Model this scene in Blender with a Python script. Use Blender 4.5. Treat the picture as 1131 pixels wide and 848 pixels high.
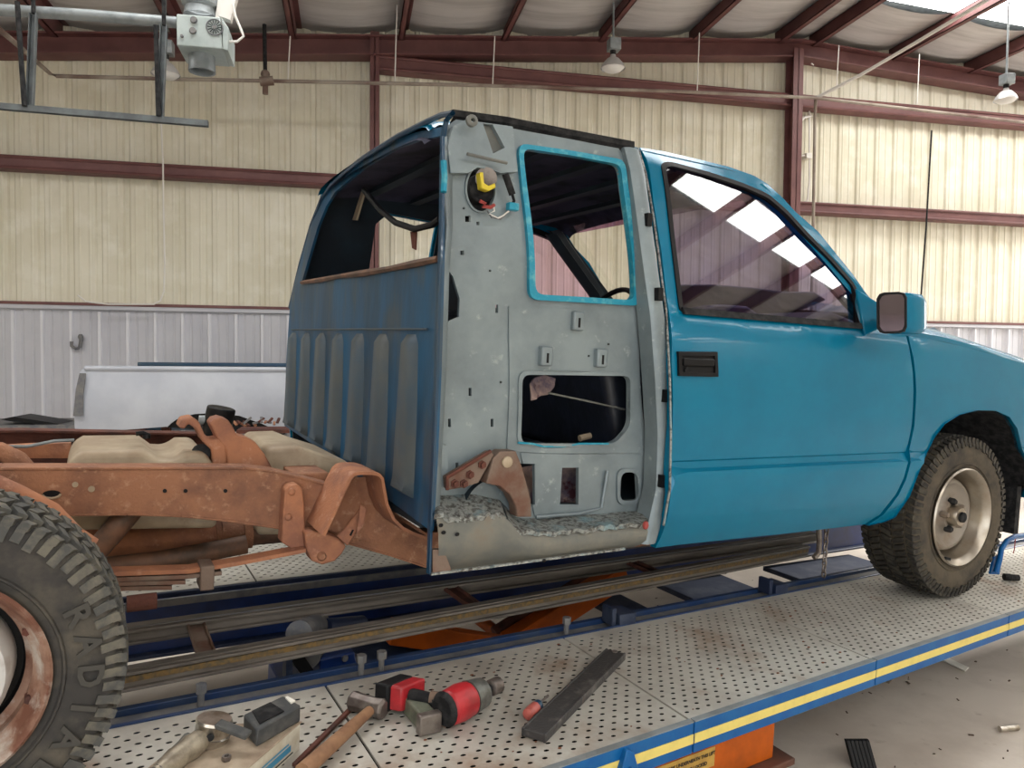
import bpy, bmesh, math, random
from mathutils import Vector as V, Matrix, geometry
random.seed(7)
for o in list(bpy.data.objects): bpy.data.objects.remove(o)
SC = bpy.context.scene
COL = SC.collection

# ---------------------------------------------------------------- camera, sky, light, exposure
EYE = 1.6                       # camera height over the shop floor
# rows: building axes (x along the end wall, y towards it, z up) seen from the camera (right, down, forward)
WB = Matrix(((0.977237, 0.001015, 0.212147), (-0.211969, -0.036607, 0.976591), (0.008757, -0.999329, -0.035559)))
# rows: truck axes (x towards the nose, y towards its far side, z up), the rack stands a little tilted in the building
TB = Matrix(((0.870579, 0.020211, 0.491614), (-0.489623, -0.0631, 0.869648), (0.048598, -0.997803, -0.045037)))
FOC = 827.0
cd = bpy.data.cameras.new('camera'); cam = bpy.data.objects.new('camera', cd); COL.objects.link(cam)
cd.sensor_fit = 'HORIZONTAL'; cd.sensor_width = 36.0; cd.lens = FOC/1131*36.0; cd.clip_start = .05; cd.clip_end = 200
r = WB @ V((1, 0, 0)); u = WB @ V((0, -1, 0)); b = WB @ V((0, 0, -1))
cam.matrix_world = Matrix(((r.x, u.x, b.x, 0), (r.y, u.y, b.y, 0), (r.z, u.z, b.z, EYE), (0, 0, 0, 1)))
SC.camera = cam
SC.view_settings.view_transform = 'Standard'; SC.view_settings.look = 'None'
SC.view_settings.exposure = 0.0; SC.view_settings.gamma = 1.0; SC.view_settings.use_curve_mapping = False
wd = bpy.data.worlds.new('sky'); SC.world = wd; wd.use_nodes = True
bg = wd.node_tree.nodes['Background']; bg.inputs[0].default_value = (.86, .93, 1.0, 1); bg.inputs[1].default_value = 2.2
SKY_EMIT = 11.0                 # skylight panels, lit by the day outside
def area(name, loc, aim, sx, sy, power, col=(1, 1, 1)):
    l = bpy.data.lights.new(name, 'AREA'); l.shape = 'RECTANGLE'; l.size = sx; l.size_y = sy; l.energy = power; l.color = col
    o = bpy.data.objects.new(name, l); COL.objects.link(o); o.location = loc
    o.rotation_euler = (V(aim)-V(loc)).to_track_quat('-Z', 'Y').to_euler()
    return o
area('daylight_front_door', (-1.0, -8.6, 2.2), (0, 4, 1.2), 5.5, 3.6, 170, (.93, .97, 1.0))
area('daylight_right_door', (14.6, 8.2, 2.0), (4, 5.8, 0), 2.0, 3.6, 250, (1.0, .98, .95))

sl = bpy.data.lights.new('low_sun', 'SUN'); sl.energy = 5.0; sl.angle = math.radians(.6); sl.color = (1.0, .96, .9)
so = bpy.data.objects.new('low_sun', sl); COL.objects.link(so); so.rotation_euler = V((-.955, -.295, -.262)).to_track_quat('-Z', 'Y').to_euler()

RT = WB @ TB.transposed()
FT = Matrix.Translation((0, 0, EYE)) @ RT.to_4x4()      # truck frame -> world
FW = Matrix.Identity(4)

# a point on a known plane of the truck frame / of the building seen along a picture ray
def rt(px, py): return TB @ V((px-565.5, py-424.0, FOC))
def rw(px, py): return WB @ V((px-565.5, py-424.0, FOC))
def tx(px, py, x): q = rt(px, py); return q*(x/q.x)
def ty(px, py, y): q = rt(px, py); return q*(y/q.y)
def tz(px, py, z): q = rt(px, py); return q*(z/q.z)
def wy(px, py, y): q = rw(px, py); q = q*(y/q.y); return V((q.x, q.y, q.z+EYE))
def wz(px, py, z): q = rw(px, py); q = q*((z-EYE)/q.z); return V((q.x, q.y, q.z+EYE))

# ---------------------------------------------------------------- materials
MATS = {}
def srgb(c):
    return tuple(((x/255)/12.92 if x/255 <= .04045 else ((x/255+.055)/1.055)**2.4) for x in c)
def mat(name, c1, rough=.5, metal=0., c2=None, scale=6., lo=.42, hi=.62, bump=0., bscale=40., coat=0., c3=None, s3=2., lo3=.55, hi3=.7, spec=.5, emit=0, stretch=None, detail=6):
    m = bpy.data.materials.new(name); m.use_nodes = True; nt = m.node_tree; p = nt.nodes['Principled BSDF']
    L = nt.links.new; N = nt.nodes.new
    p.inputs['Base Color'].default_value = (*srgb(c1), 1); p.inputs['Roughness'].default_value = rough; p.inputs['Metallic'].default_value = metal
    p.inputs['Specular IOR Level'].default_value = spec
    if coat: p.inputs['Coat Weight'].default_value = coat; p.inputs['Coat Roughness'].default_value = .04
    if emit: p.inputs['Emission Color'].default_value = (*srgb(c1), 1); p.inputs['Emission Strength'].default_value = emit
    tc = N('ShaderNodeTexCoord'); vec = tc.outputs['Object']
    if stretch:
        mp = N('ShaderNodeMapping'); mp.inputs['Scale'].default_value = stretch; L(vec, mp.inputs[0]); vec = mp.outputs[0]
    col = None
    def layer(base, c, s, a, b_):
        n = N('ShaderNodeTexNoise'); n.inputs['Scale'].default_value = s; n.inputs['Detail'].default_value = detail; n.inputs['Roughness'].default_value = .62; L(vec, n.inputs['Vector'])
        rp = N('ShaderNodeMapRange'); rp.inputs[1].default_value = a; rp.inputs[2].default_value = b_; L(n.outputs['Fac'], rp.inputs[0])
        mx = N('ShaderNodeMix'); mx.data_type = 'RGBA'; L(rp.outputs[0], mx.inputs[0])
        if base is None: mx.inputs[6].default_value = (*srgb(c1), 1)
        else: L(base, mx.inputs[6])
        mx.inputs[7].default_value = (*srgb(c), 1)
        return mx.outputs[2]
    if c2: col = layer(None, c2, scale, lo, hi)
    if c3: col = layer(col, c3, s3, lo3, hi3)
    if col: L(col, p.inputs['Base Color'])
    if bump:
        n = N('ShaderNodeTexNoise'); n.inputs['Scale'].default_value = bscale; n.inputs['Detail'].default_value = 4; L(vec, n.inputs['Vector'])
        bp = N('ShaderNodeBump'); bp.inputs['Strength'].default_value = bump; bp.inputs['Distance'].default_value = .01; L(n.outputs['Fac'], bp.inputs['Height']); L(bp.outputs[0], p.inputs['Normal'])
    MATS[name] = m; return m
def glassmat(name, tint, gl=.12, rough=.02):
    m = bpy.data.materials.new(name); m.use_nodes = True; nt = m.node_tree; N = nt.nodes.new; L = nt.links.new
    out = nt.nodes['Material Output']; nt.nodes.remove(nt.nodes['Principled BSDF'])
    t = N('ShaderNodeBsdfTransparent'); t.inputs[0].default_value = (*srgb(tint), 1)
    g = N('ShaderNodeBsdfGlossy'); g.inputs['Roughness'].default_value = rough; g.inputs[0].default_value = (1, 1, 1, 1)
    fr = N('ShaderNodeFresnel'); ge = N('ShaderNodeNewGeometry'); io = N('ShaderNodeMapRange'); L(ge.outputs['Backfacing'], io.inputs[0]); io.inputs[3].default_value = 1.5; io.inputs[4].default_value = 1/1.5; L(io.outputs[0], fr.inputs[0])
    ad = N('ShaderNodeMath'); ad.operation = 'ADD'; L(fr.outputs[0], ad.inputs[0]); ad.inputs[1].default_value = gl
    mx = N('ShaderNodeMixShader'); L(ad.outputs[0], mx.inputs[0]); L(t.outputs[0], mx.inputs[1]); L(g.outputs[0], mx.inputs[2]); L(mx.outputs[0], out.inputs[0])
    MATS[name] = m; return m
teal = mat('teal_paint', (0, 112, 146), .27, .1, coat=.22, c2=(0, 106, 140), scale=3, spec=.2)
teal_edge = mat('teal_edge_paint', (24, 138, 166), .4, .1, c2=(96, 170, 182), scale=30, lo=.5, hi=.7)  # pale flecks stand in for highlights on the teal edges
teal_old = mat('dull_blue_panel', (24, 64, 92), .42, .2, c2=(22, 84, 122), scale=3.5, lo=.4, hi=.6, c3=(72, 78, 80), s3=5, lo3=.5, hi3=.72, stretch=(1, 1.6, .5), bump=.1, bscale=14)
rib_grey = mat('rib_grey', (76, 82, 84), .5, .1, c2=(56, 76, 92), scale=5, lo=.4, hi=.65)
grey_in = mat('grey_primer', (130, 142, 146), .42, .2, c2=(112, 123, 128), scale=5, lo=.4, hi=.65, c3=(160, 170, 170), s3=22, lo3=.62, hi3=.75, bump=.12, bscale=9)
grey_dk = mat('grey_primer_worn', (104, 106, 102), .5, .2, c2=(126, 123, 112), scale=6, c3=(104, 84, 70), s3=3, lo3=.62, hi3=.75)
cutmetal = mat('cut_metal_edge', (164, 168, 164), .45, .5, c2=(92, 90, 86), scale=60, lo=.45, hi=.6, c3=(140, 168, 176), s3=9, lo3=.54, hi3=.66, bump=.7, bscale=160)
rust = mat('rust', (156, 108, 80), .82, .0, c2=(122, 84, 66), scale=7, lo=.42, hi=.66, c3=(182, 140, 112), s3=34, lo3=.56, hi3=.74, bump=.35, bscale=120)
rust_lt = mat('rust_light', (170, 114, 82), .78, .0, c2=(140, 94, 74), scale=8, c3=(192, 146, 120), s3=20, lo3=.58, hi3=.75, bump=.25, bscale=90)
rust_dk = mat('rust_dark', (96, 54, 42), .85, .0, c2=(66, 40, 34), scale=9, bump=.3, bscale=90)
rust_gr = mat('rusty_grey_steel', (122, 104, 92), .6, .3, c2=(108, 76, 62), scale=8, lo=.45, hi=.62, bump=.2, bscale=70)
tan = mat('tan_tank_plastic', (176, 160, 136), .6, 0, c2=(152, 134, 112), scale=5, c3=(128, 98, 76), s3=8, lo3=.62, hi3=.78)
oilbrown = mat('oily_brown', (78, 60, 48), .6, .1, c2=(118, 84, 64), scale=9)
rubber = mat('tyre_rubber', (58, 56, 54), .85, 0, c2=(92, 86, 76), scale=7, lo=.45, hi=.7, bump=.15, bscale=60, spec=.3)
rubber_br = mat('dusty_tyre_rubber', (86, 78, 66), .85, 0, c2=(58, 54, 50), scale=7, lo=.45, hi=.66, bump=.15, bscale=60, spec=.3)
letter_m = mat('raised_letter_rubber', (68, 66, 62), .8, spec=.3)
tread_m = mat('tread_rubber', (46, 44, 42), .85, 0, c2=(72, 68, 60), scale=25, spec=.3)
tread_m2 = mat('tread_rubber_lighter', (76, 76, 74), .85, 0, c2=(104, 100, 90), scale=25, spec=.3)
chrome = mat('dull_chrome', (164, 156, 144), .34, .95, c2=(150, 138, 122), scale=14, lo=.5, hi=.75)
rimgrey = mat('steel_rim_grey', (138, 130, 120), .5, .3, c2=(120, 102, 86), scale=9, lo=.5, hi=.72)
rimwhite = mat('white_hub', (196, 196, 194), .5, 0, c2=(150, 138, 130), scale=8, lo=.55, hi=.75)
rimrust = mat('rusty_rim', (160, 128, 110), .55, .2, c2=(112, 72, 56), scale=9, lo=.42, hi=.6, c3=(186, 176, 166), s3=12, lo3=.52, hi3=.66)
black = mat('black_plastic', (20, 20, 22), .5, spec=.2)
blackr = mat('black_rough', (28, 28, 30), .8, spec=.15, c2=(52, 52, 52), scale=30)
dark_in = mat('dark_interior', (17, 27, 36), .62, 0, c2=(24, 42, 54), scale=3)
headl = mat('headliner', (74, 72, 96), .9, 0, c2=(36, 36, 48), scale=4)
seatm = mat('navy_vinyl_seat', (20, 24, 34), .45, 0, c2=(30, 36, 50), scale=8, bump=.2, bscale=30)
cloth_p = mat('purple_grey_cloth', (96, 84, 96), .9, c2=(150, 128, 120), scale=12, lo=.45, hi=.6, c3=(70, 30, 40), s3=9, lo3=.6, hi3=.66)
glass_p = glassmat('tinted_door_glass', (158, 150, 192), .09)
glass_f = glassmat('far_door_glass', (226, 196, 222), .03)
glass_w = glassmat('windshield_glass', (238, 236, 230), .02)
glass_v = glassmat('windshield_tint_band', (170, 130, 170), .02)
mirror_m = mat('mirror_glass', (104, 96, 108), .04, 1.0)
cream = mat('cream_wall_paint', (216, 211, 193), .6, .0, c2=(206, 200, 179), scale=.8, c3=(222, 218, 203), s3=3, lo3=.5, hi3=.7)
whitew = mat('white_wainscot_paint', (190, 190, 196), .5, .0, c2=(180, 180, 188), scale=1.2)
whiter = mat('white_rib_lit', (210, 210, 216), .45)  # same paint as the pans, lightened to stand in for light on the ribs
steelred = mat('red_oxide_steel', (108, 68, 66), .55, .0, c2=(94, 56, 56), scale=3)
insul = mat('white_vinyl_insulation', (196, 192, 190), .6, .0, c2=(174, 170, 168), scale=1.6, bump=.5, bscale=3, stretch=(.4, 4, 1))
concrete = mat('shop_floor_concrete', (198, 188, 177), .6, 0, c2=(180, 169, 158), scale=1.6, c3=(152, 138, 124), s3=9, lo3=.62, hi3=.8, bump=.05, bscale=60)
deckm = mat('galvanised_deck', (198, 195, 186), .45, .25, c2=(178, 173, 164), scale=5, c3=(152, 128, 108), s3=3.2, lo3=.56, hi3=.72, bump=.05, bscale=60)
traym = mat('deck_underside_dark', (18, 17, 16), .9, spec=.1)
blue = mat('blue_enamel', (6, 80, 142), .4, 0, c2=(18, 90, 148), scale=12, spec=.25)
blue_in = mat('blue_enamel_shaded_dusty', (14, 46, 88), .5, 0, c2=(48, 62, 84), scale=9, lo=.45, hi=.7)  # dark base holds the under-truck shade, grey patches are dust
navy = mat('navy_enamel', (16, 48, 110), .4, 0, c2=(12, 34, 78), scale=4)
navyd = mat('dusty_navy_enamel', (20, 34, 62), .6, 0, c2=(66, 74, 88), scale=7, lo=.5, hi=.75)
dusty = mat('dusty_steel', (118, 116, 114), .7, .1, c2=(92, 94, 100), scale=12)
yellow = mat('yellow_stripe', (218, 198, 108), .55, 0, c2=(198, 180, 100), scale=20, lo=.5, hi=.8)
orange = mat('orange_enamel', (172, 80, 14), .55, 0, c2=(140, 66, 16), scale=5, spec=.2)
railm = mat('dark_grey_rail', (124, 117, 110), .55, .2, c2=(94, 88, 82), scale=9, stretch=(.3, 3, 3))
tape = mat('measuring_tape_yellow', (128, 100, 56), .7, 0, c2=(88, 78, 60), scale=60, lo=.4, hi=.6)
strutm = mat('weathered_strut', (104, 110, 112), .55, .3, c2=(84, 88, 90), scale=9)
dusty_al = mat('dusty_alloy', (158, 148, 130), .45, .4, c2=(112, 102, 88), scale=18)
galv = mat('galvanised_strut', (142, 148, 150), .5, .4, c2=(120, 126, 128), scale=9)
greybox = mat('grey_heater_paint', (168, 178, 176), .5, .1, c2=(150, 160, 158), scale=6)
alum = mat('aluminium_reflector', (176, 174, 172), .4, .3)
ironpipe = mat('painted_iron_pipe', (150, 140, 128), .55, .1, c2=(96, 72, 62), scale=1.2)
whitepipe = mat('white_conduit', (214, 210, 204), .5)
redp = mat('red_tool_plastic', (176, 36, 44), .4, 0, c2=(140, 30, 36), scale=14, c3=(190, 130, 110), s3=30, lo3=.66, hi3=.74)
toolgrey = mat('grey_tool_metal', (120, 122, 118), .45, .5, c2=(92, 92, 88), scale=20)
olive = mat('olive_grey_cast', (104, 108, 92), .6, .2, c2=(78, 80, 68), scale=16)
steel = mat('worn_steel', (126, 118, 112), .45, .6, c2=(88, 78, 74), scale=14)
steelbr = mat('bright_steel', (196, 190, 180), .3, .9, c2=(150, 140, 124), scale=20)
wood = mat('hammer_handle_wood', (158, 120, 88), .65, 0, c2=(112, 78, 56), scale=5, stretch=(1, 1, 1), lo=.4, hi=.6)
barm = mat('scuffed_black_steel', (62, 60, 60), .6, .2, c2=(108, 104, 100), scale=18, lo=.5, hi=.75, c3=(122, 98, 84), s3=7, lo3=.62, hi3=.72, bump=.3, bscale=90)
card = mat('dirty_cardboard', (170, 154, 134), .85, 0, c2=(134, 116, 98), scale=7)
cream_b = mat('cream_box_side', (206, 202, 188), .7, 0, c2=(180, 170, 150), scale=9)
boxblue = mat('box_print_blue', (58, 128, 160), .6)
whitepaint = mat('white_bed_paint', (186, 190, 198), .5, 0, c2=(172, 176, 186), scale=2)
deepblue = mat('deep_blue_paint', (16, 60, 88), .3, .2, coat=.6)
skylit = mat('skylight_panel', (255, 255, 252), .5, emit=SKY_EMIT)
lampglow = mat('lamp_inner_diffuser', (220, 218, 214), .4)
toolplast = mat('grey_tool_plastic', (62, 64, 66), .55, c2=(84, 84, 82), scale=20, spec=.3)
plastic = glassmat('clear_plastic_film', (236, 240, 242), .22, .12)
yel = mat('yellow_plastic', (212, 190, 50), .4)
redw = mat('red_wire', (150, 60, 56), .5)
whitem = mat('white_mark', (224, 220, 210), .7)
labelm = mat('label_yellow', (176, 140, 60), .6, 0, c2=(150, 116, 54), scale=20)
inkm = mat('label_ink', (36, 28, 22), .7)
amber = mat('amber_plastic', (178, 92, 84), .35, 0, c2=(150, 70, 62), scale=20)
leafm = mat('dry_leaf', (74, 56, 42), .8)

# ---------------------------------------------------------------- object helpers
BASES = {}
def thing(name, label, cat, base=(0, 0, 0), frame=FT, group=None, kind=None):
    o = bpy.data.objects.new(name, None); COL.objects.link(o); o.empty_display_size = .1
    o.matrix_world = frame @ Matrix.Translation(V(base)); BASES[o] = V(base)
    if label: o['label'] = label
    if cat: o['category'] = cat
    if group: o['group'] = group
    if kind: o['kind'] = kind
    return o
class B:
    def __init__(s): s.v = []; s.f = []
    def add(s, vs, fs):
        n = len(s.v); s.v += [V(p) for p in vs]; s.f += [tuple(i+n for i in f) for f in fs]; return s
    def box(s, x0, x1, y0, y1, z0, z1):
        return s.add([(x, y, z) for x in (x0, x1) for y in (y0, y1) for z in (z0, z1)], [(0, 1, 3, 2), (4, 6, 7, 5), (0, 4, 5, 1), (2, 3, 7, 6), (0, 2, 6, 4), (1, 5, 7, 3)])
    def obox(s, c, ex, ey, ez):
        c, ex, ey, ez = V(c), V(ex), V(ey), V(ez)
        return s.add([c+ex*i+ey*j+ez*k for i in (-1, 1) for j in (-1, 1) for k in (-1, 1)], [(0, 1, 3, 2), (4, 6, 7, 5), (0, 4, 5, 1), (2, 3, 7, 6), (0, 2, 6, 4), (1, 5, 7, 3)])
    def bar(s, p, q, w, h, up=(0, 0, 1)):
        p, q = V(p), V(q); d = (q-p); e = d.normalized(); sd = V(up).cross(e).normalized(); n = e.cross(sd)
        return s.obox((p+q)/2, d/2, sd*w/2, n*h/2)
    def prism(s, pts, vec):
        pts = [V(p) for p in pts]; n = len(pts); vec = V(vec)
        return s.add(pts+[p+vec for p in pts], [tuple(range(n)), tuple(range(2*n-1, n-1, -1))]+[(i, (i+1) % n, n+(i+1) % n, n+i) for i in range(n)])
    def tube(s, pts, r, n=10, caps=True):
        pts = [V(p) for p in pts]; m = len(pts); rs = r if isinstance(r, (list, tuple)) else [r]*m
        ref = None; rings = []
        for i, p in enumerate(pts):
            d = (pts[min(i+1, m-1)]-pts[max(i-1, 0)]).normalized()
            if ref is None: ref = V((0, 0, 1)).cross(d); ref = ref if ref.length > .1 else V((1, 0, 0)).cross(d)
            ref = (ref-d*ref.dot(d)).normalized(); o = d.cross(ref)
            rings.append([p+(ref*math.cos(2*math.pi*k/n)+o*math.sin(2*math.pi*k/n))*rs[i] for k in range(n)])
        vs = [q for g in rings for q in g]
        fs = [(i*n+k, i*n+(k+1) % n, (i+1)*n+(k+1) % n, (i+1)*n+k) for i in range(m-1) for k in range(n)]
        if caps: fs += [tuple(range(n-1, -1, -1)), tuple((m-1)*n+k for k in range(n))]
        return s.add(vs, fs)
    def cyl(s, p, q, r, r2=None, n=16): return s.tube([p, q], [r, r if r2 is None else r2], n)
    def lathe(s, o, axis, prof, n=32, closed=False, a0=0., a1=2*math.pi):
        o = V(o); a = V(axis).normalized(); rf = V((0, 0, 1)) if abs(a.z) < .9 else V((1, 0, 0)); e = (rf-a*rf.dot(a)).normalized(); g = a.cross(e)
        full = abs(a1-a0-2*math.pi) < 1e-6; m = n if full else n+1
        vs = []
        for k in range(m):
            t = a0+(a1-a0)*k/n; d = e*math.cos(t)+g*math.sin(t)
            vs += [o+a*h+d*rr for h, rr in prof]
        P = len(prof); fs = []
        for k in range(n):
            k2 = (k+1) % m
            for j in range(P if closed else P-1):
                j2 = (j+1) % P; fs.append((k*P+j, k2*P+j, k2*P+j2, k*P+j2))
        return s.add(vs, fs)
    def grid(s, rows, close=False):
        m = len(rows[0]); vs = [p for rr in rows for p in rr]; fs = []
        for i in range(len(rows)-1):
            for j in range(m if close else m-1):
                j2 = (j+1) % m; fs.append((i*m+j, i*m+j2, (i+1)*m+j2, (i+1)*m+j))
        return s.add(vs, fs)
    def ball(s, c, rx, ry=None, rz=None, n=12):
        ry = ry or rx; rz = rz or rx; c = V(c); rows = []
        for i in range(n//2+1):
            t = math.pi*i/(n//2); rr = max(math.sin(t), 1e-3)
            rows.append([c+V((rx*rr*math.cos(2*math.pi*k/n), ry*rr*math.sin(2*math.pi*k/n), rz*math.cos(t))) for k in range(n)])
        return s.grid(rows, True)
def root_of(o):
    while o.parent: o = o.parent
    return o
def obj(name, b, m, parent=None, label=None, kind=None, smooth=True, bevel=0, ang=38, frame=FW, recalc=True, segs=2):
    base = BASES.get(root_of(parent), V((0, 0, 0))) if parent else V((0, 0, 0))
    me = bpy.data.meshes.new(name); me.from_pydata([p-base for p in b.v], [], b.f)
    if recalc:
        bm = bmesh.new(); bm.from_mesh(me); bmesh.ops.recalc_face_normals(bm, faces=bm.faces); bm.to_mesh(me); bm.free()
    if isinstance(m, (list, tuple)):
        for x in m: me.materials.append(x)
    else: me.materials.append(m)
    if smooth:
        me.polygons.foreach_set('use_smooth', [True]*len(me.polygons)); me.set_sharp_from_angle(angle=math.radians(ang))
    o = bpy.data.objects.new(name, me); COL.objects.link(o)
    if parent: o.parent = parent
    else: o.matrix_world = frame
    if label: o['label'] = label
    if kind: o['kind'] = kind
    if bevel:
        md = o.modifiers.new('edge', 'BEVEL'); md.width = bevel; md.segments = segs; md.limit_method = 'ANGLE'; md.angle_limit = math.radians(40)
    return o
def piece(src, parent, off=(0, 0, 0), rotz=0):          # a copy sharing mesh data
    c = src.copy(); COL.objects.link(c); c.parent = parent; c.location = src.location+V(off)
    if rotz: c.rotation_euler.z = rotz
    return c
def inside(p, poly):
    x, y = p; c = False; n = len(poly); j = n-1
    for i in range(n):
        xi, yi = poly[i][0], poly[i][1]; xj, yj = poly[j][0], poly[j][1]
        if (yi > y) != (yj > y) and x < (xj-xi)*(y-yi)/(yj-yi)+xi: c = not c
        j = i
    return c
def dense(poly, d, close=True):
    out = []; n = len(poly)
    for i in range(n if close else n-1):
        a, b_ = V(poly[i][:2]), V(poly[(i+1) % n][:2]); k = max(1, int((b_-a).length/d))
        out += [tuple(a.lerp(b_, t/k)) for t in range(k)]
    if not close: out.append(tuple(poly[-1][:2]))
    return out
def plate(b, outline, holes, surf, th, grid=.05, rows=None, nrm=(0, 1, 0)):
    """sheet with holes: outline and holes are (a, c) pairs, surf(a, c) the 3-D point, th its thickness along nrm"""
    outline = dense(outline, grid); holes = [dense(h, grid) for h in holes]
    pts = [V(p) for p in outline]; edges = []
    n0 = 0
    for loop in [outline]+holes:
        if loop is not outline: pts += [V(p) for p in loop]
        k = len(loop); edges += [(n0+i, n0+(i+1) % k) for i in range(k)]; n0 += k
    xs = [p[0] for p in outline]; zs = [p[1] for p in outline]
    zl = rows if rows else [min(zs)+grid*(i+.5) for i in range(int((max(zs)-min(zs))/grid)+1)]
    for z in zl:
        x = min(xs)+grid*.5
        while x < max(xs):
            q = (x, z)
            if inside(q, outline) and not any(inside(q, h) for h in holes):
                if all((V(q)-p).length > grid*.3 for p in pts[:len(outline)+sum(len(h) for h in holes)]): pts.append(V(q))
            x += grid
    vo, eo, fo, *_ = geometry.delaunay_2d_cdt(pts, edges, [], 0, 1e-5)
    keep = []
    for f in fo:
        c = sum((vo[i] for i in f), V((0, 0)))/len(f)
        if inside(c, outline) and not any(inside(c, h) for h in holes): keep.append(tuple(f))
    n = len(vo); d = V(nrm)*th
    f3 = [V(surf(p.x, p.y)) for p in vo]; fs = list(keep)
    if th:
        cnt = {}
        for f in keep:
            for i in range(len(f)):
                e = (f[i], f[(i+1) % len(f)]); k = tuple(sorted(e)); cnt.setdefault(k, []).append(e)
        fs += [tuple(i+n for i in reversed(f)) for f in keep]
        fs += [(e[0][1], e[0][0], e[0][0]+n, e[0][1]+n) for e in cnt.values() if len(e) == 1]
        b.add(f3+[p+d for p in f3], fs)
    else: b.add(f3, fs)
    return b
def lerp(a, b_, t): return a+(b_-a)*t
def interp(tab, z):
    if z <= tab[0][0]: return tab[0][1]
    for (a, ya), (c, yc) in zip(tab, tab[1:]):
        if z <= c: return lerp(ya, yc, (z-a)/(c-a))
    return tab[-1][1]
def text(name, s, size, m, parent, mtx, ext=.0006, label=None):
    cu = bpy.data.curves.new(name, 'FONT'); cu.body = s; cu.size = size; cu.extrude = ext; cu.offset = size*.03; cu.align_x = 'CENTER'; cu.align_y = 'CENTER'; cu.resolution_u = 2
    t = bpy.data.objects.new(name+'_tmp', cu); COL.objects.link(t)
    dg = bpy.context.evaluated_depsgraph_get(); me = bpy.data.meshes.new_from_object(t.evaluated_get(dg))
    bpy.data.objects.remove(t)
    base = BASES.get(root_of(parent), V((0, 0, 0)))
    me.transform(Matrix.Translation(-base) @ mtx); me.materials.clear(); me.materials.append(m)
    o = bpy.data.objects.new(name, me); COL.objects.link(o); o.parent = parent
    if label: o['label'] = label
    return o
def frame3(o, ex, ey, ez):
    ex, ey, ez = V(ex).normalized(), V(ey).normalized(), V(ez).normalized()
    return Matrix(((ex.x, ey.x, ez.x, o[0]), (ex.y, ey.y, ez.y, o[1]), (ex.z, ey.z, ez.z, o[2]), (0, 0, 0, 1)))

# ================================================================ SETTING
XL, XR, YF, YB = -7.0, 15.2, -9.2, 9.7
RIDGE = 6.13
def roofz(x): return EYE+4.47-(.088*(RIDGE-x) if x < RIDGE else .055*(x-RIDGE))
fl = B().box(XL-4, XR+14, YF-14, YB+.3, -.12, 0)
obj('floor', fl, concrete, kind='structure')

# far end wall: ribbed cream sheets over a white wainscot, red steel in front
wall = thing('wall_back', None, None, (0, YB, 0), FW, kind='structure')
SHEET = .915
WAINZ = EYE+.575
def ribsheet(x0, x1, z0, zt, depth, ribw, sgn, minor=True):
    """one corrugated sheet seen from inside: flat pans with main ribs every third of the sheet and minor ribs between"""
    prof = []; n = 3; p = (x1-x0)/n
    for k in range(n):
        a = x0+k*p
        prof += [(a, 0), (a+p*.5-ribw*.95, 0), (a+p*.5-ribw*.5, depth*sgn), (a+p*.5+ribw*.5, depth*sgn), (a+p*.5+ribw*.95, 0)]
        if minor:
            prof = prof[:-4]+[(a+p*.13, 0), (a+p*.16, -.006*sgn), (a+p*.20, -.006*sgn), (a+p*.23, 0)]+prof[-4:]+[(a+p*.77, 0), (a+p*.80, -.006*sgn), (a+p*.84, -.006*sgn), (a+p*.87, 0)]
    prof += [(x1, 0)]
    b_ = B(); vs = []; fs = []
    for x, y in prof: vs += [(x, YB+y, z0), (x, YB+y, zt(x))]
    for i in range(len(prof)-1): fs.append((2*i, 2*i+2, 2*i+3, 2*i+1))
    return b_.add(vs, fs)
x = XL
while x < XR:
    x1 = min(x+SHEET, XR)
    obj('wall_panel', ribsheet(x, x1, WAINZ+.02, lambda q: roofz(q)+.2, .026, .045, 1), cream, wall, smooth=False, recalc=False)
    obj('wainscot_panel', ribsheet(x, x1, 0.0, lambda q: WAINZ-.055, .004, .03, -1), whitew, wall, smooth=False, recalc=False)
    x = x1
nr_ = int((XR-XL)/.305); rib0 = None
for k in range(nr_):
    xx = XL+.1525+.305*k
    if xx > XR-.05: break
    if rib0 is None:
        rib0 = obj('wainscot_rib', B().prism([(xx-.026, YB+.002, .02), (xx-.013, YB-.036, .02), (xx+.013, YB-.036, .02), (xx+.026, YB+.002, .02)], (0, 0, WAINZ-.10)), whiter, wall, smooth=False)
    else: piece(rib0, wall, (.305*k, 0, 0))
obj('wainscot_cap', B().box(XL, XR, YB-.05, YB+.02, WAINZ-.06, WAINZ-.012), whitew, wall, bevel=.004)
obj('base_angle', B().box(XL, XR, YB-.06, YB+.02, WAINZ-.012, WAINZ+.022), steelred, wall)
def zgirt(z, x0, x1, h=.17, dep=.16, yb=YB-.02):
    b_ = B().box(x0, x1, yb-dep, yb-dep+.012, z-h/2, z+h/2)
    b_.box(x0, x1, yb-dep+.012, yb, z+h/2-.012, z+h/2).box(x0, x1, yb-dep+.012, yb, z-h/2, z-h/2+.012)
    b_.tube([(x0, yb-dep-.01, z+h/2-.02), (x1, yb-dep-.01, z+h/2-.02)], .018, 6)
    b_.tube([(x0, yb-dep-.01, z-h/2+.02), (x1, yb-dep-.01, z-h/2+.02)], .018, 6)
    return b_
obj('girt', zgirt(EYE+2.15, XL, XR, .16), steelred, wall)
obj('girt', zgirt(EYE+3.62, .33, XR, .18), steelred, wall)
def ibeam(b_, x, y, z0, z1, w=.14, d=.2):
    b_.box(x-w/2, x+w/2, y-d/2, y-d/2+.014, z0, z1).box(x-w/2, x+w/2, y+d/2-.014, y+d/2, z0, z1).box(x-.006, x+.006, y-d/2, y+d/2, z0, z1)
    return b_
obj('steel_column', ibeam(B(), .30, YB-.14, 0, EYE+3.98, .11, .16), steelred, wall)
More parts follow.
